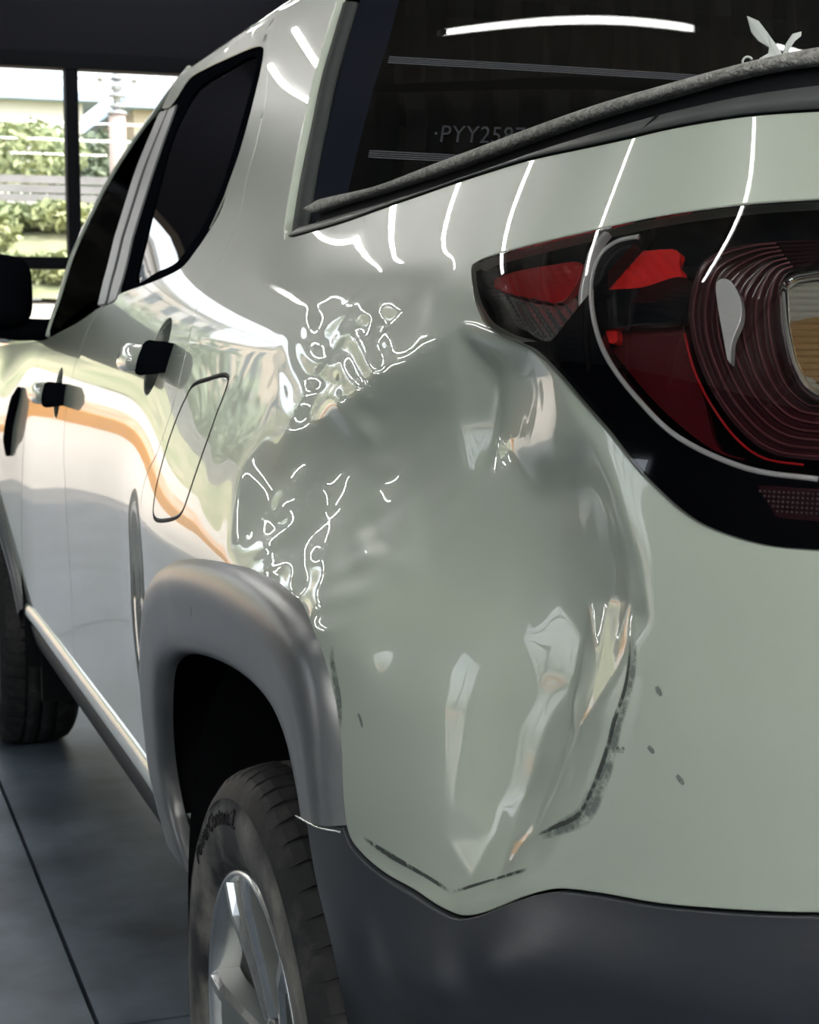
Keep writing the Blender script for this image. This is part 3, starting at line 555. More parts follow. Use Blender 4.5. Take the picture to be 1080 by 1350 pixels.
def house(x,y,w,h,z,lab,roof,wallm):
    t=thing('house',lab,'house',(x,y,z))
    boxob('wall',(x,y,z+h/2),(w,6,h),M[wallm],t)
    V=[(x-w/2-.4,y-3.5,z+h),(x+w/2+.4,y-3.5,z+h),(x+w/2+.4,y+3.5,z+h),(x-w/2-.4,y+3.5,z+h),(x-w/2+.6,y,z+h+1.0),(x+w/2-.6,y,z+h+1.0)]
    meshob('roof',V,[(0,1,5,4),(2,3,4,5),(1,2,5),(3,0,4),(3,2,1,0)],M[roof],t)
    for k in range(3):
        xx=x-w*.3+k*w*.3
        fr=boxob('window',(xx,y-3.02,z+h*.55),(w*.16,.08,h*.28),M['render'],t)
        boxob('pane',(xx,y-3.07,z+h*.55),(w*.13,.04,h*.22),M['winglass'],fr)
house(3.6,44,5.2,3.7,2.9,'pale house with a blue grey roof behind the bushes','blue_roof','render')
house(9.6,44,4.2,3.6,2.9,'pale house half hidden right of the mullion','blue_roof','beige')
house(16,46,5,3.6,2.9,'pale house hidden behind the truck cab','blue_roof','render')
# apartment block: seen reflected in the rear door glass
def block(AX,AY,rot,floors,lab,wm):
    ab=thing('apartment_block',lab,'building',(AX,AY,2.4))
    H=floors*2.75+.6
    def abox(name,c,d,m): return boxob(name,(AX+c[0],AY+c[1],c[2]),d,M[m],ab)
    abox('wall',(-9,7,2.2+H/2),(18,14,H),wm); abox('parapet',(-9,7,2.3+H),(18.4,14.4,.3),'wall_light'); abox('beige_panel',(-9,-.04,2.2+H/2),(4.2,.10,H-.2),'beige'); abox('beige_panel',(.04,7,2.2+H/2),(.10,4.0,H-.2),'beige')
    for fz in range(floors):
        z=4.0+fz*2.75
        for k in range(6):
            x=-16.6+k*3.0;f_=abox('window',(x,-.06,z),(1.5,.14,1.5),'wall_light');boxob('pane',(AX+x,AY-.15,z),(1.3,.06,1.3),M['winglass'],f_)
            if k in(1,4): abox('balcony',(x,-.5,z-1.0),(2.0,1.0,.6),'beige')
        for k in range(4):
            y=2.3+k*3.1;f_=abox('window',(.06,y,z),(.14,1.5,1.5),'wall_light');boxob('pane',(AX+.15,AY+y,z),(.06,1.3,1.3),M['winglass'],f_)
    ab.rotation_euler.z=math.radians(rot)
block(-7.0,118,-32,7,'tall pale apartment block with beige panels and dark windows beyond the yard','render')
block(-24.0,96,-20,5,'lower beige apartment block left of the tall pale one','beige')

# ------------------------------------------------------------------ the truck
truck=thing('pickup_truck','sage grey double-cab pickup truck with a crumpled left rear quarter on the workshop floor','truck',(XC,1.35,0))
_sx=np.linspace(1.0,1.79,400);SCN=float(np.interp(XC,surf(_sx,.95+0*_sx)[:,0],_sx))
def ends(a):return np.asarray(a,float)
rail=cr(C('rail'),6);low=cr(C('low'),6);fo=cr(C('flare_out'),6);fi=cr(C('flare_in'),6);gr=cr(C('gap_rear'),6);gm=cr(C('gap_mid'),6);gf=cr(C('gap_front'),6);pil=cr(C('pillar'),6)
ZT=1.578
gr=gr[gr[:,1]<1.528];gr[0]=[-.945,ZT]
light=np.concatenate([cr(C('light'),5),[[.93,1.184],[.965,1.17],[.975,1.12],[.975,1.0],[.955,.966],[.90,.957]],cr(C('light_lo'),5)])
fuel=cr(C('fuel'),5,True)
SG=1.02
zr=float(rail[-1,1]);zl=float(low[-1,1])
quarter=np.concatenate([rail,[[.9,zr],[SG,zr]],[[SG,zl+.01]],[[.9,zl+.005]],low[::-1],fo,gr[::-1],[[-.945,ZT],[float(pil[0,0]-(ZT-pil[0,1])*.85),ZT]],pil])
QP=panel('quarter_panel',quarter,[light,fuel],step=.009,bstep=.006,disp=dent,m=M['paint'],parent=truck,gap=.0015,fine=((.0-.36,.95,.62,1.2),.0042))
panel('fuel_flap',fuel,step=.008,disp=dent,m=M['paint'],parent=truck,gap=.0042,lip=.01)
v,f=tube(np.concatenate([body(fuel[:,0],fuel[:,1],-.0022,dent),body(fuel[:1,0],fuel[:1,1],-.0022,dent)]),.0030,6,False);meshob('fuel_gap_shade',v,f,M['rubber'],truck)  # black tube laid in the flap gap to stand for its shade
panel('fuel_flap_recess',shrink(fuel,-.006),step=.02,off=-.016,m=M['rubber'],parent=truck,lip=0)
# doors
zd=.452
def hole(c,a=.058,b=.056,n=40):
    t=np.arange(n)*2*PI/n;return np.stack([c[0]+a*np.cos(t)*np.sign(1),c[1]+b*np.sin(t)],1)
HR=C('handle_r');HF=C('handle_f')
def cut(L,z0=None,z1=None):
    k=np.ones(len(L),bool)
    if z0 is not None:k&=L[:,1]>=z0
    if z1 is not None:k&=L[:,1]<=z1
    return L[k]
belr=cr(C('belt_r'),5);belf=cr(C('belt_f'),5)
rd=np.concatenate([belr,gr[(gr[:,1]<belr[-1,1]-.004)&(gr[:,1]>zd)],[[gr[gr[:,1]>zd][-1,0],zd],[gm[gm[:,1]>zd][-1,0],zd]],gm[(gm[:,1]>zd)&(gm[:,1]<belr[0,1]-.003)][::-1]])
# the door skin also wraps up beside the glass to the roof
top=gr[gr[:,1]>belr[-1,1]-.004]
rdoor=panel('rear_door',rd,[hole(HR)],step=.014,m=M['paint'],parent=truck,gap=.0022,lip=.02)
fd=np.concatenate([belf,gm[(gm[:,1]>zd)&(gm[:,1]<belf[-1,1]-.003)],[[gm[gm[:,1]>zd][-1,0],zd],[gf[gf[:,1]>zd][-1,0],zd]],gf[(gf[:,1]>zd)&(gf[:,1]<belf[0,1]-.003)][::-1]])
fdoor=panel('front_door',fd,[hole(HF,.046,.05)],step=.018,m=M['paint'],parent=truck,gap=.0022,lip=.02)
def handle(door,c,k):
    t=np.arange(28)*2*PI/28;rows=[]
    for rr,o in((1.06,-.0005),(1.0,-.001),(.86,-.014),(.6,-.025),(.3,-.030),(.02,-.031)):
        a,b=(.058*rr,.056*rr) if k else (.046*rr,.05*rr)
        rows.append(body(c[0]+a*np.cos(t),c[1]+b*np.sin(t),o))
    meshob('handle_bowl',*loft(rows,True),M['bowl_shade'] if 'bowl_shade' in M else M['plastic'],door,True)
    S_=[(.082,-.004),(.080,.016),(.070,.030),(.04,.038),(0,.041),(-.04,.038),(-.075,.029),(-.085,.015),(-.088,-.004)]
    S_=cr(S_,4);rows=[]
    for i,(ds,o) in enumerate(S_):
        q=np.gradient(S_,axis=0)[i];q/=np.linalg.norm(q)
        a=np.arange(14)*2*PI/14;w=.0105;h=.0165+.003*math.sin(PI*i/len(S_))
        dn=w*np.cos(a);dz=h*np.sin(a)
        rows.append(body(c[0]+ds+dn*q[1],c[1]+dz,o-dn*q[0]))
    v,f=loft(rows,True);f+=[tuple(range(14)),tuple(range((len(rows)-1)*14,len(rows)*14))[::-1]]
    meshob('door_handle',v,f,M['paint'],door,True)
    # dark rear escutcheon of the handle
    rows=[]
    for ds,o,w in((.058,.004,.9),(.060,.030,1.0),(.078,.030,1.0),(.092,.016,.92),(.094,-.004,.8)):
        a=np.arange(16)*2*PI/16
        rows.append(body(c[0]+ds+0*a,c[1]+.024*w*np.sin(a),o+.010*w*np.cos(a)))
    v,f=loft(rows,True);f+=[tuple(range(16))[::-1],tuple(range(4*16,5*16))]
    o=meshob('handle_end',v,f,M['satin_black'],door,True)
handle(rdoor,HR,1);handle(fdoor,HF,0)
# windows of the doors
for L in (gr[(gr[:,1]>.46)],gm[gm[:,1]>.46]):
    q=resample(L,.02);v,f=tube(body(q[:,0],q[:,1],-.0030),.0022,6,False);meshob('door_gap_shade',v,f,M['rubber'],truck)  # black tubes put along the door gaps so they read as shaded
wr=cr(C('win_r'),4,True);wf=cr(C('win_f'),4,True);ga=cr(C('glass_r'),4,True)
panel('window_frame',shrink(resample(dedupe(wr),.012,True),-.005),[ga],step=.02,off=-.002,m=M['satin_black'],parent=rdoor,lip=.01)
panel('window_glass',ga,step=.03,off=-.006,m=M['tint'],parent=rdoor,lip=0)
panel('window_glass',wf,step=.03,off=-.005,m=M['dimmed_glass'],parent=fdoor,lip=.004)
panel('window_frame',C('stripe_a'),step=.012,bstep=.01,off=.002,m=M['trim_grey'],parent=fdoor,lip=.01)
panel('window_trim',C('stripe_b'),step=.012,bstep=.01,off=.002,m=M['trim_grey'],parent=rdoor,lip=.01)
# black backing between the two door frames
bk=np.array([[-1.30,1.125],[-1.42,1.13],[-1.74,1.53],[-1.50,1.53]]);panel('door_pillar',bk,step=.03,off=-.012,m=M['satin_black'],parent=truck,lip=0)
# upper cab side above the glass (cantrail) from the A pillar back to the rear door gap
def arc(L,a,b):return L
can=[(-.93,1.53)]+[tuple(p) for p in cut(top,1.30)][::1]
ti=np.array([p for p in wr if True])
# painted door surround beside and above the rear glass
side=[p for p in wr if p[0]>-.96 and p[1]>1.228 and p[0]>-0.95]
side=np.array(sorted(side,key=lambda p:p[1]))
blk=np.concatenate([top[::-1],[[-.96,ZT]],side[::-1]])
ct=cr(C('cant'),5);panel('cantrail',np.concatenate([ct[::-1],[[-1.72,ZT-.004]],[[-.96,ZT]]]),step=.014,bstep=.01,m=M['paint'],parent=truck,lip=.008)
try:
    panel('door_shoulder',blk,step=.012,bstep=.008,m=M['paint'],parent=rdoor,lip=.008)
except Exception as e: print('shoulder',e)
# front fender, front arch, vent
ac=np.array([-2.737,.33])
def arcpts(r,a0,a1,n=40):
    t=np.radians(np.linspace(a0,a1,n));return np.stack([ac[0]+r*np.cos(t),ac[1]+r*np.sin(t)],1)
ff=np.concatenate([[[-3.3,1.02],[-2.6,1.045],[-2.2,1.055]],[belf[0]],gf[gf[:,1]>.44],arcpts(.475,20,180),[[-3.55,.33],[-3.55,.7]]])
panel('front_fender',ff,step=.03,bstep=.015,m=M['paint'],parent=truck,gap=.0022)
def flare_loft(name,O,I,parent,m,prof,cx):
    n=70
    def rs(L):
        L=np.asarray(L);d=np.concatenate([[0],np.cumsum(np.hypot(*np.diff(L,axis=0).T))]);t=np.linspace(0,d[-1],n);return np.stack([np.interp(t,d,L[:,0]),np.interp(t,d,L[:,1])],1)
    O=rs(O);I=rs(I);rows=[]
    for k,o in prof:
        q=O*(1-k)+I*k;rows.append(body(q[:,0],q[:,1],o))
    v,f=loft(rows)
    return meshob(name,v,[q[::-1] for q in f],m,parent,True)
PROF=[(-.03,-.02),(-.03,-.004),(0,.002),(.03,.008),(.10,.0135),(.22,.0165),(.36,.017),(.40,.0165),(.55,.015),(.75,.0125),(.88,.010),(.95,.006),(.99,.0),(1.0,-.006),(1.005,-.012)]
seam=C('flare_seam')
fi_up=fi[np.argmin(np.hypot(*(fi-seam[0]).T)):]
fl_=flare_loft('wheel_arch_flare',fo,fi_up,truck,M['flare'],PROF,0)
flare_loft('wheel_arch_flare',arcpts(.475,12,180),arcpts(.40,6,180),truck,M['flare'],PROF,0)
# bright seam between flare and bumper
sq=cr(seam,8);v,f=tube(body(sq[:,0],sq[:,1],.0165),.0011,6);meshob('flare_seam',v,f,M['alloy'],truck,True)
vq=cr([C('vent')[0],C('vent').mean(0)+[-.01,.01],C('vent')[1]],8);v,f=tube(body(vq[:,0],vq[:,1],.004),np.interp(np.linspace(0,1,len(vq)),[0,.2,.8,1],[.006,.014,.014,.006]),8);meshob('fender_vent',v,f,M['satin_black'],truck,True)
# rocker, sill moulding
s0,s1=-2.24,-.60
def long_strip(name,prof,m,s0=s0,s1=s1,n=50):
    s_=np.linspace(s0,s1,n);rows=[body(s_,z+0*s_,o) for z,o in prof];v,f=loft(rows);return meshob(name,v,f,m,truck,True)
long_strip('rocker_panel',[(.470,-.02),(.458,-.018),(.452,-.004),(.446,.004),(.436,.008),(.424,.010),(.414,.006),(.404,-.002),(.400,-.02)],M['paint'])
long_strip('sill_skirt',[(.403,-.02),(.402,-.004),(.398,.001),(.372,-.002),(.352,-.006),(.346,-.02),(.340,-.06)],M['trim_matte'])
# ---- bumper
lw=low+[0,-.0016]
bseg=fi[:np.argmin(np.hypot(*(fi-seam[0]).T))+1]
bs_=cr(seam,4)
bumper=np.concatenate([bs_[bs_[:,0]<lw[0,0]],lw,[[.9,zl+.002],[SCN,zl+.006]],[[SCN,.36],[.8,.34],[.5,.34],[.30,.36]],bseg])
panel('rear_bumper',bumper,step=.010,bstep=.007,off=.002,disp=bump,m=M['plastic'],parent=truck,gap=.0008,lip=.05,mirror=True)
# ---- tailgate and right side
tg=np.array([[SG,zr],[SCN,zr],[SCN,zl+.012],[SG,zl+.012]])
panel('tailgate',tg,step=.03,m=M['paint'],parent=truck,gap=.003,mirror=True)
rq=np.concatenate([rail[::4],[[SG,zr],[SG,zl+.01]],low[::-6],arcpts(.46,0,180,16)+[2.737,.02],[[-.9,.42],[-3.3,.42],[-3.3,1.02],[-1.9,1.06],[-1.2,1.14],[-.5,1.19]]])
o=panel('right_body_side',rq,step=.045,m=M['paint'],parent=truck)
o.data.transform(Matrix.Translation((XC,0,0))@Matrix.Diagonal((-1,1,1,1))@Matrix.Translation((-XC,0,0))) if False else None
me=o.data;co=np.empty(len(me.vertices)*3);me.vertices.foreach_get('co',co);co=co.reshape(-1,3);co[:,0]*=-1;me.vertices.foreach_set('co',co.ravel());me.flip_normals();me.update()
# ---- roof, rear screen, front screen
def sp(z):return np.interp(z,np.append(pil[::-1,1],[1.62]),np.append(pil[::-1,0],[pil[0,0]-(1.62-pil[0,1])*.85]))
rows=[];RS=np.linspace(-1.70,-.58,40)
wtop=surf(RS,ZT+0*RS)
for dx,dz in((.0,-.004),(.003,.008),(.012,.017),(.03,.026),(.07,.034),(.16,.044),(.33,.054)):rows.append(wtop+[dx,0,dz])
e=wtop.copy();e[:,0]=XC;e[:,2]+=.062;rows.append(e)
R2=[r*[-1,1,1]+[2*XC,0,0] for r in rows[::-1]]
v,f=loft(rows+R2[1:]);meshob('roof',v,f,M['paint'],truck,True)
def RW(u,z,off=0.0):
    """rear screen: u metres inward from the pillar edge at height z"""
    u=np.asarray(u,float);z=np.asarray(z,float)+0*u;p=surf(sp(z),z,-.012);w=2*(XC-p[...,0]);k=u/w
    q=p.copy();q[...,0]+=u;q[...,1]-=.035*4*k*(1-k)+off;return q
def rw_patch(name,u0,u1,z0,z1,off,m,nu=24,nz=24,parent=truck,uf=None):
    zs=np.linspace(z0,z1,nz);rows=[]
    for z in zs:
        a=u0(z) if callable(u0) else u0;b=u1(z) if callable(u1) else u1
        rows.append(RW(np.linspace(a,b,nu),z,off))
    v,f=loft(rows);return meshob(name,v,f,m,parent,True)
wd=lambda z:2*(XC-float(surf(sp(z),z,-.012)[0]))
pts=pil
# rubber surround following the pillar edge
q=pil;rows=[]
for w,o in((-.002,-.02),(.0,.004),(.006,.007),(.014,.004),(.020,-.002),(.024,-.014)):
    P_=np.array([RW(w,z,o) for z in q[:,1]]);rows.append(P_)
v,f=loft(rows);rs_=meshob('rear_window',v,f,M['seal'],truck,True)
GL=D['glassw'] if 'glassw' in D else None
uf=lambda z:float(np.interp(z,[D['frit'][0][1],D['frit'][1][1]],[D['frit'][0][0],D['frit'][1][0]]))
rw_patch('cab_rear_wall',0,wd,.80,1.205,-.02,M['wheelhouse'],8,4)
rw_patch('frit_band',.02,uf,1.15,1.582,.0,M['frit'],6,20,rs_)
rw_patch('glass',uf,lambda z:wd(z)-uf(z),1.15,1.582,.0,M['rear_tint'] if 'rear_tint' in M else M['tint'],40,24,rs_)
rw_patch('frit_band',lambda z:wd(z)-uf(z),lambda z:wd(z)-.02,1.15,1.582,.0,M['frit'],6,20,rs_)
rw_patch('rear_header',-.004,lambda z:wd(z)+.004,1.582,1.612,.004,M['paint'],24,5)
for (ua,za),(ub,zb) in (D['wire_a'],D['wire_b']):
    pr=[]
    for dz in(-.0042,-.0014,.0014,.0042):
        uu=np.linspace(ua,ub,30);pr.append(tube(RW(uu,np.linspace(za,zb,30)+dz,.0012),.0006,5))
    meshob('heater_wire',*merge(pr),M['wire'],rs_)
# windscreen and bonnet (mostly hidden)
pf=cr(C('pillar_f'),6);q=pf[:,:];pb=body(q[:,0],q[:,1],-.008);rows=[pb]
for k in(.15,.35,.6,1.0):
    e=pb.copy();e[:,0]=pb[:,0]+k*(XC-pb[:,0]);e[:,1]+=.22*(1-(1-k)**2);rows.append(e)
R2=[r*[-1,1,1]+[2*XC,0,0] for r in rows[::-1]];v,f=loft(rows+R2[1:]);meshob('windscreen',v,f,M['dimmed_glass'],truck,True)
hs=np.linspace(-3.3,-2.2,10);h0=surf(hs,1.045+0*hs);h1=h0+[.12,0,.045];h2=h0.copy();h2[:,0]=XC;h2[:,2]+=.08
v,f=loft([h0,h1,h2,h1*[-1,1,1]+[2*XC,0,0],h0*[-1,1,1]+[2*XC,0,0]]);meshob('bonnet',v,f,M['paint'],truck,True)
v,f=tube(body(pf[:,0],pf[:,1],-.006),.0065,8);meshob('windscreen_pillar',v,f,M['paint'],truck,True)
# cabin: dark lining and seats
meshob('cabin_lining',*boxes([((XC,1.35,.5),(1.2,1.6,.06)),((XC,1.35,1.56),(1.0,1.3,.03)),((XC,1.35,.9),(.05,1.5,.7)),((1.50,1.35,1.05),(.03,1.7,1.1))]),M['cabin'],truck)
for x in(.50,1.24):
    for y in(.95,1.75):
        v,f=merge([box((x,y,.85),(.46,.14,.62)),box((x,y-.02,1.25),(.26,.1,.16)),box((x,y+.22,.6),(.46,.46,.14))])
        o=meshob('seat',v,f,M['cabin'],truck);mo=o.modifiers.new('edge','BEVEL');mo.width=.03;mo.segments=2
# ---- bed rail cap, tonneau cover
cap=C('cap');fl0=C('fab_lo');fh0=C('fab_hi')
SB=np.concatenate([np.linspace(-.235,.78,90),np.linspace(.80,SCN,24)])
zcap=np.interp(SB,cap[:,0],cap[:,1]);zrl=np.interp(SB,rail[:,0],rail[:,1]);zcap=_sm(zcap,5);zcap=np.maximum(zcap,zrl+.006)
rows=[body(SB,zrl+.0005,-.02),body(SB,zrl+.001,-.001),body(SB,zrl+.002,.0025),body(SB,zrl+.6*(zcap-zrl),-.0015),body(SB,zcap-.0015,-.0045),body(SB,zcap,-.008),body(SB,zcap,-.07),body(SB,zcap-.03,-.08)]
v,f=loft(rows);capo=meshob('bed_rail_cap',v,[q[::-1] for q in f],M['cap'],truck,True)
r2=[r*[-1,1,1]+[2*XC,0,0] for r in rows];v,f=loft(r2);meshob('bed_rail_cap',v,f,M['cap'],truck,True)
sj=float(np.interp(.553,[0,1],[0,1]));zz_=np.linspace(np.interp(.55,rail[:,0],rail[:,1])+.001,np.interp(.55,cap[:,0],cap[:,1]),6)
v,f=tube(body(.548+.012*np.linspace(0,1,6),zz_,.0008-.004*np.linspace(0,1,6)),.0012,6);meshob('cap_joint',v,f,M['rubber'],capo)
ST=np.concatenate([np.linspace(-.262,.75,110),np.linspace(.77,SCN,24)])
zlo=_sm(np.interp(ST,fl0[:,0],fl0[:,1]),7);zhi=_sm(np.interp(ST,fh0[:,0],fh0[:,1]),7)
pin=np.clip((ST+.262)/.03,0,1)**.5;mid=(zlo+zhi)/2;zlo=mid+(zlo-mid)*pin;zhi=mid+(zhi-mid)*pin
rows=[body(ST,zlo+.001,-.06),body(ST,zlo,-.016),body(ST,zlo+.001,-.0115),body(ST,zlo+.3*(zhi-zlo),-.0085),body(ST,mid,-.008),body(ST,zlo+.7*(zhi-zlo),-.009),body(ST,zhi-.001,-.013),body(ST,zhi,-.018)]
e=body(ST,zhi,-.10);rows.append(e);e=e.copy();e[:,2]+=.004;e[:,0]=XC;rows.append(e)
R2=[r*[-1,1,1]+[2*XC,0,0] for r in rows[::-1]]
v,f=loft(rows+R2[1:]);ton=meshob('tonneau_cover',v,[q[::-1] for q in f],M['fabric'],truck,True)
# stitched seam lines of the cover edge
q=ST[:112]
rows=[body(SB,zcap-.004,-.022),body(SB,np.interp(SB,ST,zlo)+.006,-.026)]
v,f=loft(rows);meshob('cover_rail',v,[q[::-1] for q in f],M['rubber'],truck,True)
v,f=loft([r*[-1,1,1]+[2*XC,0,0] for r in rows]);meshob('cover_rail',v,f,M['rubber'],truck,True)
# bed floor and underbody block the light
meshob('bed_tub',*boxes([((XC,-.25,.72),(1.3,1.1,.03)),((.30,-.25,.95),(.02,1.1,.45)),((1.44,-.25,.95),(.02,1.1,.45))]),M['wheelhouse'],truck)
meshob('underbody',*boxes([((XC,1.37,.40),(1.36,1.9,.14)),((XC,-.55,.48),(1.2,.5,.2)),((XC,0,.40),(1.0,.9,.2)),((XC,2.75,.5),(1.1,.9,.3))]),M['wheelhouse'],truck)
def wheelhouse(y):
    t=np.radians(np.linspace(-4,184,40));rows=[]
    for x,r in((.035,.43),(.36,.43),(.36,.05)):
        rows.append(np.stack([x+0*t,y-.05+r*1.12*np.cos(t),.33+r*np.sin(t)],1))
    v,f=loft(rows);return meshob('wheelhouse',v,f,M['wheelhouse'],truck,True)
wheelhouse(0);wheelhouse(2.737)
for c_,d_ in [((.265,.585,.57),(.44,.03,.30)),((.32,-.46,.5),(.40,.03,.3)),((.27,3.3,.47),(.44,.03,.5)),((.27,2.2,.42),(.40,.03,.4))]:boxob('mud_guard',c_,d_,M['wheelhouse'],truck)
# ------------------------------------------------------------------ wheel
TW=.205;TR=.318
def lathe(P,n=96,cx=0,cy=0,cz=0):
    P=np.asarray(P,float);a=np.arange(n)*2*PI/n
    rows=[np.stack([cx+P[:,0],cy+P[:,1]*math.cos(t),cz+P[:,1]*math.sin(t)],1) for t in a];rows.append(rows[0])
    return loft(rows)
def wheel(y):
    w=node('rear_wheel' if y<1 else 'front_wheel',truck,(0-XC,y-1.35,TR-.004))
    cy,cz=y,TR-.004
    half=[(.022,.203),(.010,.213),(.005,.222),(.004,.228),(.0015,.240),(.0,.256),(.0,.268),(.0035,.2815),(.0025,.2825),(.0085,.2945),(.018,.3045)]
    P=half+[(.030,.3085),(.048,.3125),(.0605,.3140),(.061,.3075),(.068,.3075),(.0685,.3165),(.099,.3175),(.0995,.3095),(.1065,.3095)]
    P=P+[(TW-a,b) for a,b in P[::-1]][1:]
    meshob('tyre',*lathe(P[:9],120,0,cy,cz),M['tyre'],w,True)
    meshob('tread',*lathe(P[8:-8],120,0,cy,cz),M['tyre_dark'],w,True)
    meshob('inner_sidewall',*lathe(P[-9:],120,0,cy,cz),M['tyre_dark'],w,True)
    # shoulder tread blocks
    V=[];F=[];N=62
    for sgn in(0,1):
        for k in range(N):
            a0=2*PI*k/N;da=2*PI/N*.40
            prof=[(.0105,.2960,.2925),(.018,.3062,.300),(.030,.3120,.305),(.046,.3158,.309),(.0600,.3172,.310)]
            for rad in(0,1):
                pass
            base=len(V)
            for i,(x,r,rl) in enumerate(prof):
                sk=.018*(x/.06)+(.006 if i in(1,3) else 0)
                for t in(-da,da):
                    a=a0+t+sk
                    for r_ in(r,rl):
                        xx=x if not sgn else TW-x
                        V.append((xx,cy+r_*math.cos(a),cz+r_*math.sin(a)))
            for i in range(len(prof)-1):
                b=base+i*4;c=b+4
                F+=[(b,b+2,c+2,c),(b,c,c+1,b+1),(b+2,b+3,c+3,c+2)]
            b=base;F.append((b,b+1,b+3,b+2))
    o=meshob('tread_blocks',V,F,M['tyre_dark'],w);o['kind']='stuff'
    # rim
    meshob('rim_barrel',*lathe([(.020,.205),(.010,.2045),(.009,.200),(.014,.197),(.022,.194),(.05,.188),(.14,.182),(.16,.19)],96,0,cy,cz),M['alloy'],w,True)
    meshob('brake_disc',*lathe([(.10,.0),(.10,.13),(.11,.135),(.125,.13)],48,0,cy,cz),M['alloy_dark'],w,True)
    meshob('wheel_back',*lathe([(.15,0.0),(.15,.185)],48,0,cy,cz),M['wheelhouse'],w)
    meshob('hub_cap',*lathe([(.016,0.0),(.017,.026),(.022,.032),(.040,.034),(.045,.07),(.06,.075)],40,0,cy,cz),M['alloy_dark'],w,True)
    for k in range(5):
        a=math.radians(72*k+WROT)
        for sg in(-1,1):
            # arm from hub to rim, two materials: painted flanks, machined face
            r=np.linspace(.045,.196,9);off=sg*np.interp(r,[.045,.10,.196],[.010,.018,.040])
            wv=np.interp(r,[.045,.12,.196],[.011,.010,.014]);xf=np.interp(r,[.045,.10,.16,.196],[.034,.026,.014,.013])
            V=[];F=[];mi=[]
            for i in range(9):
                for d,dx in((-1.25,.030),(-1.0,.004),(-.45,-.002),(.45,-.002),(1.0,.004),(1.25,.030)):
                    t=off[i]+d*wv[i];yy=r[i]*math.cos(a)-t*math.sin(a);z_=r[i]*math.sin(a)+t*math.cos(a)
                    V.append((xf[i]+dx,cy+yy,cz+z_))
            for i in range(8):
                for j in range(5):
                    b=i*6+j;F.append((b,b+1,b+7,b+6));mi.append(1 if (j in (1,3) if sg else 0) else 0)
            o=meshob('spoke',V,F,M['alloy_dark'],w);o.data.materials.append(M['alloy']);o.data.polygons.foreach_set('material_index',mi)
        # web between the two arms near the rim
        V=[];F=[]
        for i,r in enumerate((.120,.16,.197)):
            for d in(-1,0,1):
                t=d*np.interp(r,[.10,.197],[.018,.042]);V.append((np.interp(r,[.12,.197],[.036,.022]),cy+r*math.cos(a)-t*math.sin(a),cz+r*math.sin(a)+t*math.cos(a)))
        for i in range(2):
            for j in range(2):
                b=i*3+j;F.append((b,b+1,b+4,b+3))
        meshob('spoke_web',V,F,M['alloy_dark'],w)
        v,f=lathe([(.040,0),(.040,.007),(.050,.008)],12,0,cy+.056*math.cos(a+.63),cz+.056*math.sin(a+.63));meshob('wheel_bolt',v,f,M['chrome'],w)
    return w
WROT=66
w1=wheel(0)
def text_mesh(s,size):
    cu=bpy.data.curves.new('t','FONT');cu.body=s;cu.size=size;cu.extrude=.0006;cu.space_character=1.08;o=bpy.data.objects.new('t',cu);COL.objects.link(o)
    dg=bpy.context.evaluated_depsgraph_get();me=o.evaluated_get(dg).to_mesh();V=np.array([v.co[:] for v in me.vertices]);F=[tuple(p.vertices) for p in me.polygons]
    o.evaluated_get(dg).to_mesh_clear();bpy.data.objects.remove(o);bpy.data.curves.remove(cu);return V,F
def tyre_text(s,size,rad,a_mid,m,name):
    V,F=text_mesh(s,size);wd_=V[:,0].max();out=[]
    for x,y,z in V:
        a=a_mid+(x-wd_/2)/rad;r=rad+y   # viewed from the left side the text runs front to rear over the top
        xs=np.interp(r,[.222,.228,.240,.256,.268,.2815,.2945],[.005,.004,.0015,0,0,.0035,.0085])
        out.append((xs-.0012-z,r*math.cos(a),TR-.004+r*math.sin(a)))
    return meshob(name,out,F,m,w1)
# angle 90 is the top, larger angles lie behind? Y forward: angle measured from +Y (front)
tyre_text('PowerContact 2',.029,.2545,math.radians(180-118),M['rubber'],'sidewall_lettering')
# front left wheel: a copy of the rear one
w2=node('front_wheel',truck,(0-XC,2.737-1.35,TR-.004))
for ch in list(w1.children):
    c=ch.copy();COL.objects.link(c);c.parent=w2
# ------------------------------------------------------------------ tail light
tl=node('tail_light',truck,tuple(np.array(surf(.6,1.06))-[XC,1.35,0]))
def lp(name,L,off,m,step=.006,lip=.006,disp=zero,smooth_=True,closed=True,g=0,r=.0008):
    L=cr(L,5,True) if smooth_ else np.asarray(L)
    return panel(name,L,step=step,bstep=step*.8,off=off,disp=disp,m=m,parent=tl,lip=lip,gap=g,r=r)
panel('lamp_housing',shrink(light,-.002),step=.012,off=-.046,m=M['gloss_black'],parent=tl,lip=0)
L=resample(light,.006,True);v,f=loft([body(L[:,0],L[:,1],-.002),body(L[:,0],L[:,1],-.048)]);n=len(L);f=[]
for j in range(n):f.append((j,(j+1)%n,n+(j+1)%n,n+j))
meshob('lamp_rim',v,f,M['satin_black'],tl,True)
panel('lens_cover',light,step=.008,bstep=.006,off=.0015,m=M['lens'],parent=tl,gap=.0026,lip=.003)
so=cr(C('seam_out'),6);ll=cr(C('light_lo'),5)
band=np.concatenate([so[so[:,0]<.81],[[.86,.9985],[.97,1.0],[.972,.99],[.955,.97],[.90,.959]],ll[:-14],[[.545,1.085]]])
panel('lens_surround',band,step=.009,bstep=.006,off=-.004,m=M['gloss_black'],parent=tl,lip=.012,gap=.0012)
def lt(name,L,off,r,m,seg=8):
    q=np.asarray(L);v,f=tube(body(q[:,0],q[:,1],off),r,seg);return meshob(name,v,f,m,tl,True)
lt('seam_ring',so,-.0045,.0020,M['clear_rib'])
rb=cr(C('seam_rib'),6);W_=.0045
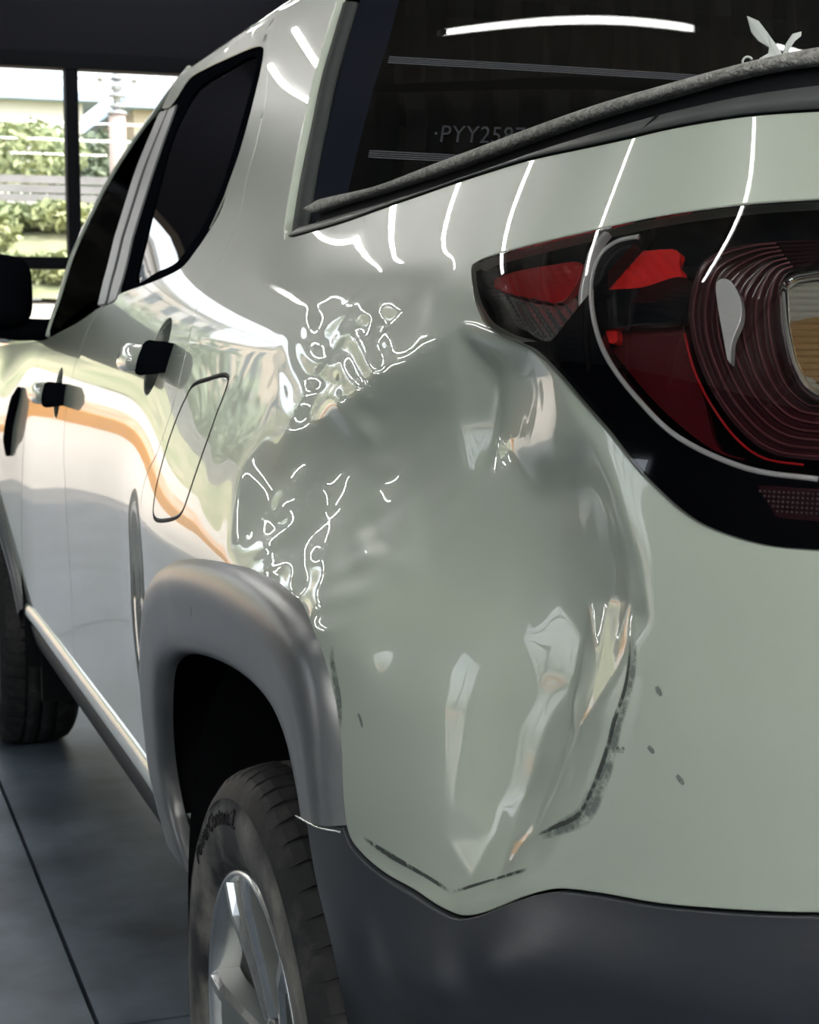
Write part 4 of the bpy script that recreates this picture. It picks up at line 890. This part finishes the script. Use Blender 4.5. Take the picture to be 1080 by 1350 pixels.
v,f=loft([body(rb[:,0]+d,rb[:,1],o) for d,o in((-.006,-.014),(-.004,-.007),(0,-.005),(.004,-.007),(.006,-.014))]);meshob('clear_rib',v,[q[::-1] for q in f],M['clear_rib'],tl,True)
ridge=lambda s,z:.0022*np.abs(np.mod((np.asarray(s)*.5+np.asarray(z))/.008,1)-.5)
lp('red_reflector',C('red_tip'),-.020,M['red'],.0035,disp=ridge)
lp('red_reflector',C('red_top'),-.018,M['red_hot'],.0035,disp=ridge)
lp('dark_bar',C('black_bar'),-.014,M['gloss_black'])
lp('red_lower_lens',C('red_low'),-.026,M['red_deep'])
lp('red_marker',C('red_hot'),-.018,M['red_hot'],.004)
def both(k):
    q=cr(C(k),8);return resample(q,.004)
def rsn(L,n):
    L=np.asarray(L);d=np.concatenate([[0],np.cumsum(np.hypot(*np.diff(L,axis=0).T))]);u=np.linspace(0,d[-1],n);return np.stack([np.interp(u,d,L[:,0]),np.interp(u,d,L[:,1])],1)
bo=np.concatenate([cr(C('bowl_out'),8),[[.90,1.0150],[.955,1.04],[.965,1.09],[.95,1.135],[.90,1.150]]])
bi=np.concatenate([cr(C('bowl_in'),8),[[.85,1.0500],[.880,1.065],[.884,1.09],[.876,1.118],[.85,1.131]]])
bo=rsn(np.concatenate([bo,bo[:1]]),160)[:-1];bi=rsn(np.concatenate([bi,bi[:1]]),160)[:-1]
rows=[]
for k in range(57):
    u=k/56;q=bo*(1-u)+bi*u;ph=(u*7)%1
    rows.append(body(q[:,0],q[:,1],-.010-.020*u+.0017*math.sin(2*PI*7*u)))
v,f=loft(rows,True);meshob('lamp_bowl',v,[q[::-1] for q in f],M['smoke'],tl,True)
for u in (.07,.2,.33,.46,.6,.74,.88):
    q=bo*(1-u)+bi*u;q=q[8:95]
    v,f=tube(body(q[:,0],q[:,1],-.010-.020*u+.0016),.0008,6);meshob('lamp_ring',v,f,M['ring'],tl,True)
q=C('glow');lt('glow_edge',cr(q,6),-.0125,.0009,M['red'])
lp('chrome_tip',C('chrome_tip'),-.024,M['alloy'],.0035,disp=ridge)
rv=np.concatenate([C('reverse')[:3],[[.86,1.13],[.872,1.09],[.862,1.05]],C('reverse')[3:]])
lt('reverse_bezel',np.concatenate([resample(rv,.006,True),rv[:1]]),-.013,.0034,M['chrome'])
rib=lambda s,z:.0032*np.abs(np.mod(np.asarray(z)/.0042,1)-.5)*2
lp('reversing_lamp',rv,-.016,M['white_lens'],.0014,disp=rib,smooth_=False)
ab_=np.array([[.766,1.097],[.80,1.10],[.83,1.085],[.82,1.06],[.785,1.064],[.770,1.08]]);lp('amber_rib',ab_,-.0150,M['amber'],.0014,disp=rib)  # amber ribbed plate of the reversing lamp, no emission
lp('fin_reflection',C('chrome'),-.0075,M['clear_rib'],.004)  # whitish plastic stands in for the bright reflection on the chrome fin
ms=np.concatenate([C('mesh')[:2],C('mesh')[2:]]);ms=np.array([ms[0],[.885,.9925],[.875,.9725],ms[3]])
lp('lower_reflector',ms,-.003,M['smoke'],.006,smooth_=False)
V=[];F=[]
gx,gy=np.meshgrid(np.arange(.76,.89,.0034),np.arange(.970,.997,.0030));G=np.stack([gx.ravel(),gy.ravel()],1);G=G[inside(G,shrink(ms,.0022))]
for a,b in G:
    p=body(a,b,-.0012);n=bnorm(a,b);u=np.cross(n,[0,0,1.]);u/=np.linalg.norm(u);w_=np.cross(n,u);k=len(V);R_=.0010
    V+=[p+u*R_,p+w_*R_,p-u*R_,p-w_*R_,p+n*.0008];F+=[(k,k+1,k+4),(k+1,k+2,k+4),(k+2,k+3,k+4),(k+3,k,k+4)]
o=meshob('reflector_beads',V,F,M['trim_grey'],tl);o['kind']='stuff'
# ------------------------------------------------------------------ mirror
mc=np.array([-.072,2.05,1.163]);rows=[]
for ph in np.linspace(-PI/2,PI/2,13):
    t=np.arange(32)*2*PI/32;c=abs(math.cos(ph))**.5
    sx=np.sign(np.cos(t))*np.abs(np.cos(t))**.5;sz=np.sign(np.sin(t))*np.abs(np.sin(t))**.5
    rows.append(np.stack([mc[0]+.125*c*sx,mc[1]+.075*np.sign(math.sin(ph))*abs(math.sin(ph))**.7+0*t,mc[2]+.083*c*sz],1))
mi_=meshob('wing_mirror',*loft(rows,True),M['satin_black'],truck,True)
v,f=merge([tube([(-.03,2.05,1.095),(.02,2.05,1.083),(.06,2.06,1.082),(.115,2.10,1.078)],[.03,.026,.025,.028],10)]);meshob('mirror_arm',v,f,M['satin_black'],mi_,True)
# ------------------------------------------------------------------ dirt on the dent
strip_on('scuff_mark',C('scuff_edge'),[.0022,.0028,.0035,.006,.008,.006,.003],M['scuff'],QP,disp=dent)
strip_on('scratch',C('scuff_edge')+[-.004,0],[.0012,.0016,.002,.002,.0016,.002,.001],M['scratch'],QP,off=.0009,disp=dent)
strip_on('scratch',C('scuff_bottom'),[.0014,.003,.002,.0016],M['scratch'],QP,disp=dent)
strip_on('scratch',C('scuff_bottom2'),[.0016,.001,.0016],M['scratch'],QP,disp=dent)
strip_on('scuff_mark',C('scuff_flare'),[.003,.005,.005,.003],M['scuff'],QP,disp=dent)
for c in D['chips']:strip_on('paint_chip',np.array(c),[.0012,.0022,.001],M['scuff'],QP,disp=dent,fade=False)
strip_on('nick',C('flare_nick'),[.001,.002,.001],M['scratch'],fl_,off=.0172,fade=False)
# ------------------------------------------------------------------ torn strap on the cover
tb=np.array(D['tie'][0]);st=thing('torn_strap','pale grey torn strap end sticking up from the tonneau cover edge','strap',tuple(tb))
ex=np.array(D['tie_x']);ez=np.array([0,0,1.])
def leaf2(L,tw):
    L=np.array(L,float);V=[];n=len(L)
    for d in(0,.0012):
        for a,b in L:V.append(tb+ex*a*D['tie_s']+ez*b*D['tie_s']+np.array([0,-1,0])*(d+tw*(b*D['tie_s'])**2*40+.15*tw*a*D['tie_s']))
    F=[tuple(range(n)),tuple(range(2*n-1,n-1,-1))]+[(i,(i+1)%n,n+(i+1)%n,n+i) for i in range(n)]
    return V,F
v,f=leaf2([(-32,40),(-17,34),(-5,21),(3,11),(13,-2),(17,-12),(10,-17),(-8,-16),(-13,-10),(-2,-4),(-1,3),(-15,11),(-24,21)],.12);meshob('tail',v,f,M['grey_tape'],st)
v,f=leaf2([(15,-8),(20,8),(29,20),(40,23),(39,17),(31,11),(24,1),(19,-10)],-.2);meshob('tail',v,f,M['grey_tape'],st)
a=np.linspace(.4,5.0,16);v,f=tube([tb+ex*(-27+6*math.cos(u))*D['tie_s']+ez*(-14+6*math.sin(u))*D['tie_s'] for u in a],.0011,6);meshob('thread_loop',v,f,M['grey_tape'],st,True)
# ------------------------------------------------------------------ etched glass lettering
V,F=text_mesh('\u00b7PYY2587',1.0);x0,x1=V[:,0].min(),V[:,0].max();(ua,za),(ub,zb)=D['vin']
sc=(ub-ua)/(x1-x0)
meshob('etched_lettering',[RW(ua+(x-x0)*sc,za+(zb-za)*(x-x0)/(x1-x0)+y*sc*1.15,.0012) for x,y,z in V],F,M['etch'],rs_)
